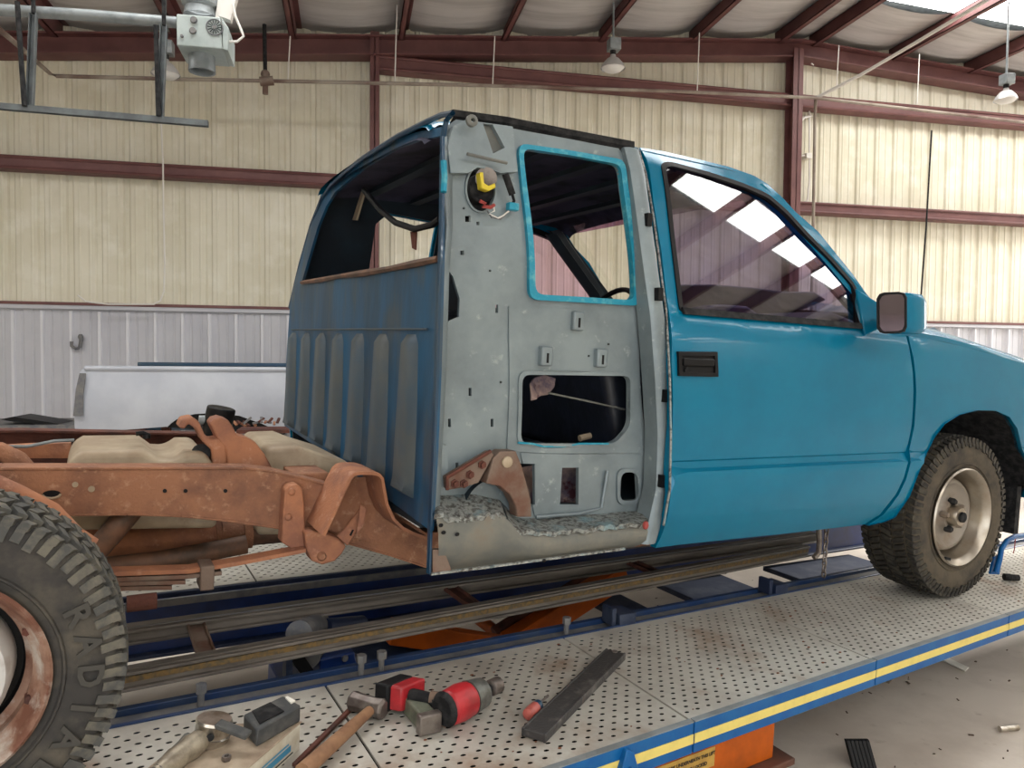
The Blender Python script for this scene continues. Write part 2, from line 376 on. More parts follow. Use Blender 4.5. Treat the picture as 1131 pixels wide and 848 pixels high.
obj('steel_column', ibeam(B(), 6.06, YB-.18, 0, EYE+4.3, .15, .2), steelred, wall)
obj('steel_column', ibeam(B(), 12.0, YB-.2, 0, EYE+4.0, .26, .3), steelred, wall)
obj('steel_column', ibeam(B(), -5.6, YB-.16, 0, EYE+3.4, .16, .2), steelred, wall)
rb = B()
for (xa, xb) in ((XL, RIDGE), (RIDGE, XR)):
    for dz0, dz1, ya, yb in ((-.02, .0, YB-.26, YB-.02), (-.24, -.22, YB-.26, YB-.02), (-.24, .0, YB-.15, YB-.14)):
        rb.add([(xx, yy, roofz(xx)-.03+dz) for xx in (xa, xb) for yy in (ya, yb) for dz in (dz0, dz1)], [(0, 1, 3, 2), (4, 6, 7, 5), (0, 4, 5, 1), (2, 3, 7, 6), (0, 2, 6, 4), (1, 5, 7, 3)])
obj('end_rafter', rb, steelred, wall)

# roof: purlins, sagging vinyl insulation between them, skylight strips
ceil = thing('ceiling', None, None, (0, 0, EYE+4.4), FW, kind='structure')
PUR = [.656+1.3*k for k in range(-6, 4)]+[5.86, 6.4]+[7.7+1.3*k for k in range(0, 6)]
PUR = [XL]+[p for p in PUR if XL < p < XR]+[XR]
SKYY = [(-8.2, -6.6), (-4.9, -3.3), (.5, 1.0), (3.4, 5.0), (7.3, 8.5)]  # rear strips and the one over the truck are added, unseen, for light
def skybay(i, y0): return PUR[i] > 6.3 if (y0 > 6 or y0 == .5) else i % 3 != 0
ys_all = sorted({YF, YB+.2, *[q for s in SKYY for q in s]})
for i in range(len(PUR)-1):
    a, c = PUR[i], PUR[i+1]
    for y0, y1 in zip(ys_all, ys_all[1:]):
        sky = (y0, y1) in SKYY and skybay(i, y0) 
        rows = []; ny = 1 if sky else max(2, int((y1-y0)/.16)); nx = 8
        for j in range(ny+1):
            yy = lerp(y0, y1, j/ny); wob = 0 if sky else .010*math.sin(yy*9+i)+.008*math.sin(yy*23)
            rows.append([(lerp(a, c, k/nx), yy, roofz(lerp(a, c, k/nx))+.16-(0 if sky else (.09+wob)*math.sin(math.pi*k/nx)**.7)) for k in range(nx+1)])
        if sky: obj('skylight', B().grid(rows), skylit, ceil)
        else: obj('insulation_blanket', B().grid(rows), insul, ceil)
obj('roof_sheet', B().add([(xx, yy, roofz(xx)+.2+dz) for xx in (XL-.2, RIDGE, XR+.2) for yy in (YF, YB+.3) for dz in (0, .04)],
    [(0, 4, 6, 2), (1, 3, 7, 5), (4, 8, 10, 6), (5, 7, 11, 9)]), galv, ceil)
pz = None
for p in PUR[1:-1]:
    z = roofz(p); b_ = B().box(p-.006, p+.006, YF, YB, z-.06, z+.15).box(p-.07, p+.006, YF, YB, z-.06, z-.048).box(p-.006, p+.07, YF, YB, z+.138, z+.15).box(p-.07, p-.06, YF, YB, z-.06, z-.03)
    obj('roof_purlin', b_, steelred, ceil, smooth=False)
for yy, m_, rr in ((6.1, whitepipe, .016),):
    pts = [(xx, yy+.9*(1 if xx < 5 else 1), roofz(xx)-.10) for xx in (-2, 1, 3, 5, 6.13, 8, 10, 12)]
    obj('sag_strap', B().tube(pts, rr, 6), m_, ceil)
# main rafter frames further back in the shop, out of the picture's view but in reflections
for yy in (-6.0, 2.9):
    for (xa, xb) in ((XL, RIDGE), (RIDGE, XR)):
        b_ = B()
        for dz0, dz1, w in ((-.08, -.06, .1), (-.55, -.53, .1), (-.55, -.06, .006)):
            b_.add([(xx, yy+s*w, roofz(xx)+dz) for xx in (xa, xb) for s in (-1, 1) for dz in (dz0, dz1)], [(0, 1, 3, 2), (4, 6, 7, 5), (0, 4, 5, 1), (2, 3, 7, 6), (0, 2, 6, 4), (1, 5, 7, 3)])
        obj('rafter_beam', b_, steelred, ceil)

# side walls and front wall with open doors (behind the camera and off to the sides)
def sidewall(name, b_, m=cream): return obj(name, b_, m, kind='structure', smooth=False)
zt = roofz(XL)+.2
sidewall('wall_left', B().box(XL-.1, XL, YF, YB, 0, zt))
sidewall('wall_right', B().box(XR, XR+.1, YF, 7.1, 0, roofz(XR)+.2).box(XR, XR+.1, 9.2, YB, 0, roofz(XR)+.2).box(XR, XR+.1, 7.1, 9.2, 4.0, roofz(XR)+.2))
sidewall('wall_front', B().box(XL, -4.2, YF-.1, YF, 0, 5).box(2.2, XR, YF-.1, YF, 0, 5).box(-4.2, 2.2, YF-.1, YF, 4.0, 5).prism([(XL, YF-.1, 5), (XR, YF-.1, 5), (XR, YF-.1, roofz(XR)+.2), (RIDGE, YF-.1, roofz(RIDGE)+.2), (XL, YF-.1, roofz(XL)+.2)], (0, .1, 0)))

# ================================================================ PICKUP TRUCK (truck frame)
CY = 2.98                                   # its centre line
truck = thing('pickup_truck', 'teal pickup truck with its rear cab side cut open and its rusty bare frame showing', 'truck', (2.5, CY, -1.045))
YB_TAB = [(-.70, 2.045), (-.64, 2.008), (-.56, 1.972), (-.48, 1.953), (-.415, 1.948), (-.395, 1.952), (-.385, 1.972), (-.362, 1.974), (-.355, 1.966), (-.25, 1.957), (-.12, 1.958), (0, 1.968), (.09, 1.985), (.14, 2.0), (.17, 2.022), (.40, 2.092), (.60, 2.150), (.68, 2.178), (.72, 2.198), (.76, 2.23), (.80, 2.27)]
def yb(z): return interp(YB_TAB, z)
def S(px, py, off=0.):
    y = 2.0
    for _ in range(8): y = yb(ty(px, py, y).z)+off
    return ty(px, py, y)
def SP(l, off=0.): return [(q.x, q.z) for q in (S(*p, off) for p in l)]
def surf(off=0.): return lambda x, z: (x, yb(z)+off, z)
def msurf(off=0.): return lambda x, z: (x, 2*CY-yb(z)-off, z)
ROWS = [-.68, -.655, -.63, -.6, -.57, -.54, -.51, -.48, -.45, -.43, -.415, -.405, -.395, -.39, -.385, -.375, -.362, -.355, -.345, -.33, -.3, -.27, -.24, -.2, -.16, -.12, -.08, -.04, 0, .03, .06, .09, .115, .14, .155, .17, .2, .24, .28, .32, .36, .4, .44, .48, .52, .56, .6, .64, .68, .7, .72]

# -- door, fender, roof skin
door_out = SP([(707, 163), (733, 167), (776.6, 177), (805, 184), (833, 194), (847, 202.5), (878.5, 233.6), (904, 256), (941, 301.5), (966, 337), (971, 352), (1000, 369), (1006, 395), (1009, 430), (1007, 470), (1003, 510), (990, 545), (972, 568), (955, 579), (892, 586.5), (751, 601.5), (724, 605), (733, 585), (741, 545), (743, 470), (742, 400), (739, 345), (731, 280), (722, 225)])
win0 = SP([(728.5, 181), (737, 178), (776.6, 188.5), (819, 202), (847, 214), (867, 231), (890, 256), (918, 284.5), (943.5, 314), (950, 335), (953.5, 363), (751, 346)])
win = None
def inset(poly, d):
    n = len(poly); out = []; ar = sum(poly[i][0]*poly[(i+1) % n][1]-poly[(i+1) % n][0]*poly[i][1] for i in range(n)); sg = 1 if ar > 0 else -1
    for i in range(n):
        a, c, e = V(poly[i-1]), V(poly[i]), V(poly[(i+1) % n]); d1 = (c-a).normalized(); d2 = (e-c).normalized()
        n1 = V((-d1.y, d1.x)); n2 = V((-d2.y, d2.x)); m = (n1+n2); m = m/max(m.length, 1e-6); k = d/max(.45, m.dot(n1)); out.append(tuple(c+m*k*sg))
    return out
def rnd(poly, d=.012, k=3):          # cut and round every corner
    n = len(poly); out = []
    for i in range(n):
        a, c, e = V(poly[i-1]), V(poly[i]), V(poly[(i+1) % n]); r1 = min(d, (c-a).length*.45); r2 = min(d, (e-c).length*.45); p, q = c+(a-c).normalized()*r1, c+(e-c).normalized()*r2
        for j in range(k+1):
            t = j/k; out.append(tuple(p*(1-t)**2+c*2*t*(1-t)+q*t*t))
    return out
def both(name, fn, m, parent, **k):
    o = obj(name, fn(1), m, parent, **k); o2 = obj(name, fn(-1), m, parent, **k); return o, o2
def sd(side, off=0.): return surf(off) if side == 1 else msurf(off)
win = rnd(win0, .03)
dr, dr2 = both('door', lambda s: plate(B(), door_out, [win], sd(s), .03*s, .06, ROWS), teal, truck, ang=30)
handle_px = [(747, 388), (790, 388.5), (791, 416), (748, 415)]
def strip(pts, w, off, th, s=1):
    b_ = B(); out = SP(pts, off) if False else pts
    return plate(b_, out, [], sd(s, off), th*s, .05)
gsurf = lambda x, z: (x, 2.034+.30*(z-.16), z)
tr1 = plate(B(), win, [inset(win, .019)], surf(-.006), .03, .06)
obj('window_trim', tr1, black, dr)
obj('window_trim', plate(B(), win, [inset(win, .028)], msurf(-.006), -.03, .06), black, dr2)
gl_ = [gsurf(*p) for p in win]
obj('window_glass', B().add(gl_, [tuple(range(len(gl_)))]), glass_p, dr, smooth=False, label='smoke tinted door glass reflecting the skylights')
obj('window_glass', plate(B(), inset(win, .02), [], msurf(.012), 0, .08), glass_f, dr2)
obj('window_sweep', plate(B(), [(win0[-1][0]+.01, win0[-1][1]-.002), (win0[-2][0]-.01, win0[-2][1]-.002), (win0[-2][0]-.01, win0[-2][1]+.022), (win0[-1][0]+.01, win0[-1][1]+.022)], [], surf(-.014), .012, .08), blackr, dr)
hp = SP(handle_px)
obj('door_handle', plate(B(), hp, [inset(hp, .014)], surf(-.012), .02, .05), black, dr, label='black pull handle')
hb = plate(B(), inset(hp, .008), [], surf(-.004), .003, .05)
obj('handle_recess', hb, black, dr)
q0, q1 = S(752, 397), S(786, 398)
obj('handle_paddle', B().bar(q0+V((.0, -.008, -.008)), q1+V((0, -.008, -.008)), .02, .026), black, dr, bevel=.004)
# lock
ql = S(757, 409); obj('door_lock', B().cyl(ql+V((0, -.012, 0)), ql+V((0, .01, 0)), .012), blackr, dr)
# seams as recessed dark gaps come from real gaps: the fender outline starts a little in front of the door
f_out = SP([(1003, 370), (1009, 395), (1012, 430), (1010, 470), (1006, 511), (993, 546), (975, 569), (958, 580), (975, 576), (987, 571), (1003, 548), (1013, 522), (1022, 500), (1031, 482), (1042, 468), (1058, 458), (1078, 453), (1098, 453.5), (1113, 460), (1122, 473), (1127, 495)])
f_out += [(4.12, -.50), (4.14, -.62), (4.52, -.60), (4.56, -.3), (4.53, -.12), (4.46, .0)]
def flz(x): return interp([(3.0, .150), (3.3, .138), (3.6, .108), (4.0, .058), (4.3, .018), (4.6, -.04)], x)
f_out += [(x, flz(x)) for x in (4.35, 4.1, 3.8, 3.5, 3.25)]
fd, fd2 = both('front_fender', lambda s: plate(B(), f_out, [], sd(s), .025*s, .05, ROWS), teal, truck, ang=30)
# arch lip and inner liner
arch = SP([(958, 580), (975, 576), (987, 571), (1003, 548), (1013, 522), (1022, 500), (1031, 482), (1042, 468), (1058, 458), (1078, 453), (1098, 453.5), (1113, 460), (1122, 473), (1127, 495)])+[(4.12, -.50), (4.14, -.62)]
for s in (1, -1):
    rows = []
    for (x, z) in arch:
        y = yb(z) if s == 1 else 2*CY-yb(z); k = 1.0
        rows.append([V((x, y-.008*s, z)), V((x, y+.0*s, z)), V((x, y+.012*s, z))])
    obj('arch_lip', B().grid(rows), teal, fd if s == 1 else fd2)
    rows = []
    for (x, z) in dense(arch, .08, False):
        y = yb(z) if s == 1 else 2*CY-yb(z)
        rows.append([V((x, y+.01*s, z)), V((x, y+.42*s, z))])
    obj('wheel_liner', B().grid(rows), blackr, fd if s == 1 else fd2)
obj('liner_back', B().box(3.0, 4.15, 2.42, 2.44, -.72, .0).box(3.0, 4.15, 2*CY-2.44, 2*CY-2.42, -.72, .0), blackr, truck)
# hood: fender top roll, then the hood panel
def hoodrow(x):
    z = flz(x); up = interp([(3.0, 1.1), (3.6, 1.0), (4.2, .85), (4.6, .6)], x); out = []
    prof = [(yb(z)+.0, z), (1.99, z+.018*up), (2.03, z+.045*up), (2.07, z+.058*up), (2.08, z+.05*up), (2.09, z+.062*up), (2.2, z+.082*up), (2.45, z+.102*up), (2.7, z+.112*up), (CY, z+.116*up)]
    return [V((x, y, zz)) for y, zz in prof]+[V((x, 2*CY-y, zz)) for y, zz in reversed(prof[:-1])]
hx = [3.02, 3.1, 3.2, 3.35, 3.5, 3.65, 3.8, 3.95, 4.1, 4.25, 4.38, 4.46]
rows = [hoodrow(x) for x in hx]
last = [V((4.53, p.y, p.z-.07)) for p in rows[-1]]
last2 = [V((4.56, p.y, p.z-.16)) for p in rows[-1]]
obj('hood', B().grid(rows+[last, last2]), teal, truck, ang=50)
obj('cowl', B().box(2.98, 3.06, 2.1, 2*CY-2.1, .15, .20), black, truck)
# front fascia
gr = B().box(4.50, 4.56, 2.02, 2*CY-2.02, -.34, -.10)
obj('grille_shell', gr, black, truck, bevel=.01)
for k in range(4): obj('grille_bar', B().box(4.555, 4.575, 2.32, 2*CY-2.32, -.32+.055*k, -.30+.055*k), chrome, truck)
for s in (-1, 1): obj('headlamp', B().box(4.555, 4.585, CY+s*.78-.15, CY+s*.78+.15, -.30, -.14), steelbr, truck, bevel=.01)
obj('front_bumper', B().prism([(4.40, 1.97, -.40), (4.62, 2.02, -.40), (4.68, 2.2, -.40), (4.70, CY, -.40), (4.68, 2*CY-2.2, -.40), (4.62, 2*CY-2.02, -.40), (4.40, 2*CY-1.97, -.40), (4.40, 2*CY-2.03, -.40), (4.6, CY, -.40), (4.40, 2.03, -.40)], (0, 0, -.2)), chrome, truck, bevel=.01)
obj('mud_flap', B().box(4.06, 4.10, 1.99, 2.2, -.80, -.56), blackr, truck)
qb = ty(1118, 536, 1.98)
obj('side_marker', B().box(4.10, 4.34, 1.955, 1.98, -.57, -.545), chrome, truck)

# roof: one skin over the cab
def roofrow(x, lift=0., drop=0.):
    p = [(2.232, .762), (2.255, .778), (2.31, .791), (2.42, .800), (2.58, .806), (2.78, .81), (CY, .812)]; k = interp([(.9, .76), (1.8, 1.0)], x)
    return [V((x, y+drop, z+lift)) for y, z in p]+[V((x, CY+(CY-y-drop)*k, z+lift)) for y, z in reversed(p[:-1])]
rx = [(.915, -.085), (.95, -.06), (1.1, -.030), (1.4, -.008), (1.8, 0), (2.2, 0), (2.33, -.01), (2.40, -.035), (2.43, -.06)]
rows = [roofrow(x, l) for x, l in rx]
obj('roof', B().grid(rows), teal, truck, ang=50)
rows = [[p+V((0, 0, -.035)) for p in roofrow(x, l, .03)] for x, l in rx]
obj('headliner', B().grid(rows), headl, truck, ang=50)
# dark gutter edge where the side skin was cut from the roof
gut = [ty(px, py, 2.13) for px, py in ((500, 124), (560, 132), (620, 144), (700, 159))]
rows = [[p+V((0, .03, .012)), p+V((0, -.004, .008)), p+V((0, -.006, -.012)), p+V((0, .02, -.03))] for p in gut]
obj('drip_rail', B().grid(rows), blackr, truck)
for k in range(5):
    xx = 1.15+.25*k; obj('roof_bow', B().box(xx, xx+.05, 2.25, 2*CY-2.25, .715, .735), dark_in, truck)
# torn roof corner at the rear
cr = [tx(px, py, .925) for px, py in ((490, 170), (490, 150), (493, 133), (500, 125), (488, 127), (470, 135), (440, 150), (400, 175), (380, 191), (365, 205), (355, 220), (344, 248), (332, 290), (320, 340))]
obj('rear_roof_edge', B().tube(cr, .009, 6), deepblue, truck)

# windscreen and pillars
wpts = [(2.37, .725), (2.47, .645), (2.76, .42), (3.02, .19)]
rows = []
for x, z in wpts:
    hw = interp([(.19, .92), (.74, .735)], z); rows.append([V((x+.06*(1-(2*t-1)**2), CY-hw+2*hw*t, z+.012*(1-(2*t-1)**2))) for t in [k/10 for k in range(11)]])
obj('windscreen', B().grid(rows), glass_w, truck)
rows2 = [[p.lerp(rows[1][i], f)+V((.006, 0, .006)) for i, p in enumerate(rows[0])] for f in (0, .5)]
obj('windscreen_tint_band', B().grid(rows2), glass_v, truck)
for s in (-1, 1):
    pts = [V((x-.01, CY+s*(interp([(.19, .93), (.74, .745)], z)), z)) for x, z in wpts]
    b_ = B()
    rr = [[p+V((.02, 0, .008)), p+V((.0, s*.035, .0)), p+V((-.05, s*.02, -.02)), p+V((-.06, -s*.03, -.03)), p+V((.0, -s*.03, -.01))] for p in pts]
    obj('windscreen_pillar', b_.grid(rr, True), dark_in if s == 1 else teal, truck)
    rr = [[p+V((-.02, -s*.032, -.04)), p+V((-.08, -s*.02, -.05)), p+V((-.08, s*.0, -.05)), p+V((-.0, s*.0, -.03))] for p in pts]
    obj('pillar_trim', B().grid(rr, True), dark_in, truck)

# mirror (near side)
mc = ty(996, 345, 1.86)
def mq(px, py, y): return ty(px, py, y)
msh = [V((x, z, 0)) for x, z in ()]
a_, b2, c_, d_ = mq(969, 324, 1.88), mq(1001, 322.5, 1.80), mq(1001, 367, 1.80), mq(969.5, 368, 1.88)
fwd = V((.10, .03, 0))
hs = B()
ctr = (a_+b2+c_+d_)/4
def rr4(s, t, grow):   # rounded ring through the four corners
    P = []
    for (u_, v_) in ((-1, .7), (-.8, .93), (-.5, 1), (.5, 1), (.85, .93), (1, .7), (1, -.7), (.85, -.93), (.5, -1), (-.5, -1), (-.8, -.93), (-1, -.7)):
        uu, vv = (u_*s+1)/2, (v_*s+1)/2
        P.append((a_.lerp(b2, uu)).lerp(d_.lerp(c_, uu), 1-vv)+t+(V((0, 0, 0)) if not grow else V((0, 0, 0))))
    return P
hs.grid([rr4(.93, V((0, 0, 0)), 0), rr4(1.0, V((.0, 0, 0)), 0), rr4(1.03, V((.04, -.012, 0)), 0), rr4(1.02, V((.09, -.015, 0)), 0), rr4(.92, V((.14, .0, 0)), 0), rr4(.66, V((.18, .03, 0)), 0), rr4(.3, V((.195, .05, 0)), 0)], True)
hs.add(rr4(.3, V((.195, .05, 0)), 0), [tuple(range(12))])
mir = obj('door_mirror', hs, teal, truck, ang=60)
obj('mirror_glass', B().add(rr4(.94, V((.006, 0, 0)), 0), [tuple(range(12))]), mirror_m, mir)
obj('mirror_bezel', B().grid([rr4(1.02, V((.012, 0, 0)), 0), rr4(1.03, V((-.004, 0, 0)), 0), rr4(.93, V((-.004, 0, 0)), 0), rr4(.92, V((.006, 0, 0)), 0)], True), black, mir)
sp = [ty(960, 325, 2.04), ty(969, 333, 1.93), ty(969, 362, 1.93), ty(951, 370, 2.02)]
obj('mirror_arm', B().prism([S(945, 318, -.01), S(972, 335, -.06), S(974, 362, -.06), S(955, 371, -.01)], (.02, .05, 0)), teal, mir, bevel=.006)
fm = [V((p.x, 2*CY-p.y, p.z)) for p in (rr4(.94, V((.006, 0, 0)), 0))]
mir2 = obj('door_mirror', B().add([V((p.x, 2*CY-p.y, p.z)) for p in hs.v], hs.f), teal, truck, ang=60)

# -- stripped rear quarter of the cab
YG = 2.10                                    # plane of the inner panel
def G(l, y=YG): return [(q.x, q.z) for q in (ty(px, py, y) for px, py in l)]
gs = lambda off=0.: (lambda x, z: (x, YG+off+max(0, (z-.3))*.09+.006*math.sin(x*17)*math.sin(z*13), z))
def rect(cx, cy, w, h): return [(cx-w/2, cy-h/2), (cx+w/2, cy-h/2), (cx+w/2, cy+h/2), (cx-w/2, cy+h/2)]
g_out = G([(493, 150), (497, 138), (510, 128), (560, 134), (640, 148), (690, 160), (700, 175), (706, 230), (716, 320), (727, 420), (733, 520), (726, 585), (590, 590), (560, 575), (481, 575), (484, 430), (488, 290)])
upper = rnd(G([(581, 162), (690, 180), (698.5, 332), (589, 325)]), .035, 5)
lower = rnd(G([(573.5, 413.5), (694, 415), (694, 470), (678, 489.5), (640, 490), (622, 494), (600, 494), (588, 490), (573, 489)]), .035, 5)
spk = [(533+16*math.cos(t*math.pi/8), 208+25*math.sin(t*math.pi/8)) for t in range(16)]
holes = [upper, lower, G(spk), G([(575, 512), (590, 512), (590, 557), (579, 557)]), G([(619, 516), (638, 516), (638, 557), (618, 557)]), G([(685, 521), (702, 521), (705, 552), (683, 553)]),
         G([(490, 292), (500, 305), (507, 330), (506, 350), (492, 356)]), G([(705, 344), (713, 344), (722, 430), (721, 500), (717, 505), (712, 480), (708, 420)]), G(rect(519, 241, 6, 7)), G(rect(530, 246, 3, 4)), G(rect(549, 341, 3, 9)), G(rect(520, 433, 3, 9)), G(rect(496.5, 467, 3, 9)),
         G(rect(543.5, 467, 3, 9)), G(rect(580, 508, 3, 8)), G(rect(647.5, 507, 3, 8)), G(rect(511, 279, 4, 5)), G(rect(655, 523, 4, 4)), G(rect(504, 514, 3, 7)), G(rect(493, 265, 3, 6))]
gp = obj('quarter_inner_panel', plate(B(), g_out, holes, gs(), .012, .045), grey_in, truck, ang=45, label='bare grey inner panel with window and access openings')
def ring(px_out, px_in, y0, th, m, name, parent, **k):
    o, i = rnd(G(px_out), .035, 4), rnd(G(px_in), .03, 4)
    return obj(name, plate(B(), o, [i], gs(y0), th, .06), m, parent, **k)
ring([(576, 156), (695, 175), (705, 338), (583, 331)], [(581.5, 162), (690, 180.5), (698, 331.5), (589.5, 325)], -.016, .024, teal_edge, 'window_flange', gp, label='bright teal flange around the upper window opening')
ring([(570, 409), (698, 411), (698, 472), (681, 493), (570, 492)], [(574, 413.5), (694, 415), (694, 470), (678, 489.5), (574, 489)], -.012, .018, grey_in, 'opening_flange', gp)
ring([(681, 517), (705, 517), (708, 556), (680, 557)], [(685, 521), (702, 521), (705, 552), (683, 553)], -.008, .01, grey_in, 'opening_flange', gp)
lp = [ty(px, py, YG-.012) for px, py in ((572, 489), (588, 490), (600, 493), (622, 493), (640, 490), (672, 490))]
obj('torn_edge', B().tube(lp, .004, 5), teal_edge, gp)
# pressed pieces: door pocket stamping, upper gusset, raised pads, clip boxes
ps = G([(572, 330), (700, 340), (713, 400), (720, 500), (560, 497), (562, 400)], YG)
ug = [(500, 190), (498, 160), (505, 137), (518, 130), (572, 137), (576, 188), (556, 190), (545, 186), (530, 184), (520, 190)]
obj('upper_gusset', plate(B(), G(ug, YG-.03), [G([(538, 134), (549, 135), (562, 161), (548, 168)], YG-.03)], gs(-.035), .035, .05), grey_in, gp, bevel=.005)
obj('gusset_recess', plate(B(), G([(537, 133), (550, 134), (563, 162), (547, 169)], YG-.02), [], gs(-.016), .004, .05), grey_dk, gp)
gq = ty(520, 134, YG-.04); obj('roof_bolt', B().lathe(gq, (0, -1, 0), [(0, .018), (.012, .018), (.016, .012), (.016, .007), (.004, .006)], 14), grey_dk, gp)
lq = [ty(516, 170, YG-.04), ty(560, 180, YG-.04)]
obj('gusset_crease', B().tube(lq, .005, 6), grey_dk, gp)
ring([(552+18*math.cos(t*math.pi/8)-19, 208+27*math.sin(t*math.pi/8)) for t in range(16)], spk, -.008, .012, grey_in, 'retractor_rim', gp)
pad = obj('raised_pad', plate(B(), G([(562, 338), (698, 345), (707, 405), (712, 500), (600, 500), (560, 498)], YG), [lower, G([(703, 344), (714, 344), (724, 430), (722, 500), (708, 503)])], gs(-.006), .005, .06), grey_in, gp)
for (cx_, cy_) in ((640, 355), (605, 394), (666, 396)):
    p = ty(cx_, cy_, YG-.03); bb = obj('clip_bracket', B().box(p.x-.022, p.x+.022, YG-.03, YG, p.z-.03, p.z+.034), grey_in, gp, bevel=.006)
    obj('clip_slot', B().box(p.x-.004, p.x+.004, YG-.0315, YG-.028, p.z-.02, p.z+.012), black, bb)
lowpad = obj('lower_pocket', plate(B(), G([(575, 500), (668, 502), (676, 520), (672, 566), (600, 572), (590, 570)], YG), [holes[3], holes[4]], gs(-.005), .004, .05), grey_in, gp)
obj('pocket_lip', B().tube([ty(px, py, YG-.012) for px, py in ((592, 571), (640, 567), (664, 561), (671, 520))], .006, 6), grey_in, gp)
obj('rear_channel', plate(B(), G([(483, 490), (494, 492), (494, 545), (482, 545)], YG-.02), [], gs(-.022), .02, .05), grey_in, gp, bevel=.004)
for (px, py, r_) in ((553, 422, 0), (650, 393, 0), (541, 299, 0), (672, 380, 0), (512, 230, 0)):
    p = ty(px, py, YG-.006); obj('drilled_hole', B().lathe(p, (0, -1, 0), [(0, .0035), (.003, .0035), (.003, .001)], 8), black, gp)
# pillar strip beside the door
def vstrip(pl, w, y, th, mm, name, parent, **k):
    rows = []
    for (px, py) in pl:
        c = ty(px, py, y+max(0, ty(px, py, y).z-.2)*.22); rows.append([c+V((-w/2, th, 0)), c+V((-w/2, 0, 0)), c+V((-w*.25, -.012, 0)), c+V((w*.2, -.014, 0)), c+V((w/2, -.002, 0)), c+V((w/2, th, 0))])
    return obj(name, B().grid(rows), mm, parent, **k)
bp = vstrip([(697, 164), (704, 190), (711, 240), (719, 300), (726, 350), (731, 420), (734, 480), (732, 540), (724, 575), (716, 600)], .062, 2.015, .07, grey_in, 'door_pillar', truck, ang=50)
for (px, py) in ((715, 243), (727, 325), (734, 437), (731, 531)):
    p = ty(px, py, 2.0+max(0, ty(px, py, 2.0).z-.2)*.22); obj('striker_slot', B().box(p.x-.010, p.x+.010, p.y-.014, p.y+.01, p.z-.022, p.z+.022), black, bp)
ep = [(705, 164), (713, 190), (722, 240), (730, 300), (736, 345), (740, 420), (741, 480), (740, 540), (733, 580)]
obj('door_weld_seam', B().tube([S(px, py, .004) for px, py in ep], .0045, 5), cutmetal, bp)
# blue skin edge at the cab's rear corner and the torn seam
vb = B(); rows = []
for (px, py) in ((489, 150), (489.5, 200), (488, 250), (486, 300), (484, 360), (482, 430), (479, 500), (476, 570), (474, 634)):
    c = ty(px, py, 1.99+max(0, ty(px, py, 2.).z-.2)*.22); rows.append([c+V((.0, .022, 0)), c+V((-.004, .012, 0)), c+V((.0, 0, 0)), c+V((.008, .003, 0)), c+V((.011, .02, 0)), c+V((.012, .03, 0))])
obj('corner_pillar', vb.grid(rows), deepblue, truck, ang=50)
rows = []
for (px, py) in ((497, 152), (497, 200), (496, 250), (494, 300), (491, 360), (489, 430), (486, 500), (482, 575)):
    c = ty(px, py, 2.03+max(0, ty(px, py, 2.).z-.2)*.22); j = random.uniform(-.004, .004); rows.append([c+V((-.022, .02, 0)), c+V((-.012+j, -.008, 0)), c+V((.012+j, .004, 0)), c+V((.022, .05, 0))])
obj('cut_seam', B().grid(rows), grey_in, truck, ang=60)
obj('teal_patch', B().tube([ty(px, py, 1.985+max(0, ty(px, py, 2.).z-.2)*.22) for px, py in ((490, 178), (491, 195), (490, 212))], .01, 6), teal_edge, truck)
# seat belt retractor in its hole
rc = ty(533, 208, YG+.02)
ret = obj('belt_retractor', B().cyl(rc+V((0, .10, 0)), rc+V((0, -.0, 0)), .05, .045).box(rc.x-.05, rc.x+.05, rc.y+.04, rc.y+.1, rc.z-.09, rc.z+.06), blackr, truck, bevel=.004)
obj('retractor_housing', B().cyl(ty(537, 197, YG-.012), ty(537, 197, YG+.05), .034), steel, ret)
yq = ty(538, 205, YG-.03)
obj('yellow_latch', B().prism([ty(px, py, YG-.03) for px, py in ((530, 190), (534, 190), (535, 202), (540, 205), (547, 202), (548, 207), (540, 211), (532, 208))], (0, .03, 0)), yel, ret, bevel=.003)
obj('red_connector', B().tube([ty(px, py, YG-.02) for px, py in ((530, 222), (536, 225), (533, 228), (542, 229), (546, 226))], .006, 6), redw, ret)
obj('wire', B().tube([ty(px, py, YG-.02) for px, py in ((545, 226), (546, 233), (540, 236), (550, 241), (556, 238), (562, 233))], .0028, 5), whitepipe, ret)
obj('wire', B().tube([ty(px, py, YG-.02) for px, py in ((538, 232), (543, 240), (553, 242), (560, 235))], .0025, 5), dusty, ret)
obj('damper', B().cyl(ty(558, 192, YG-.02), ty(566, 215, YG-.02), .011), blackr, ret)
obj('blue_plug', B().box(*[k for c in [(0,)] for k in (ty(563, 230, YG).x-.018, ty(563, 230, YG).x+.018, YG-.03, YG-.005, ty(563, 230, YG).z-.01, ty(563, 230, YG).z+.014)]), teal_edge, ret, bevel=.003)
obj('wire', B().tube([ty(px, py, YG-.02) for px, py in ((566, 215), (568, 222), (564, 228))], .005, 5), black, ret)
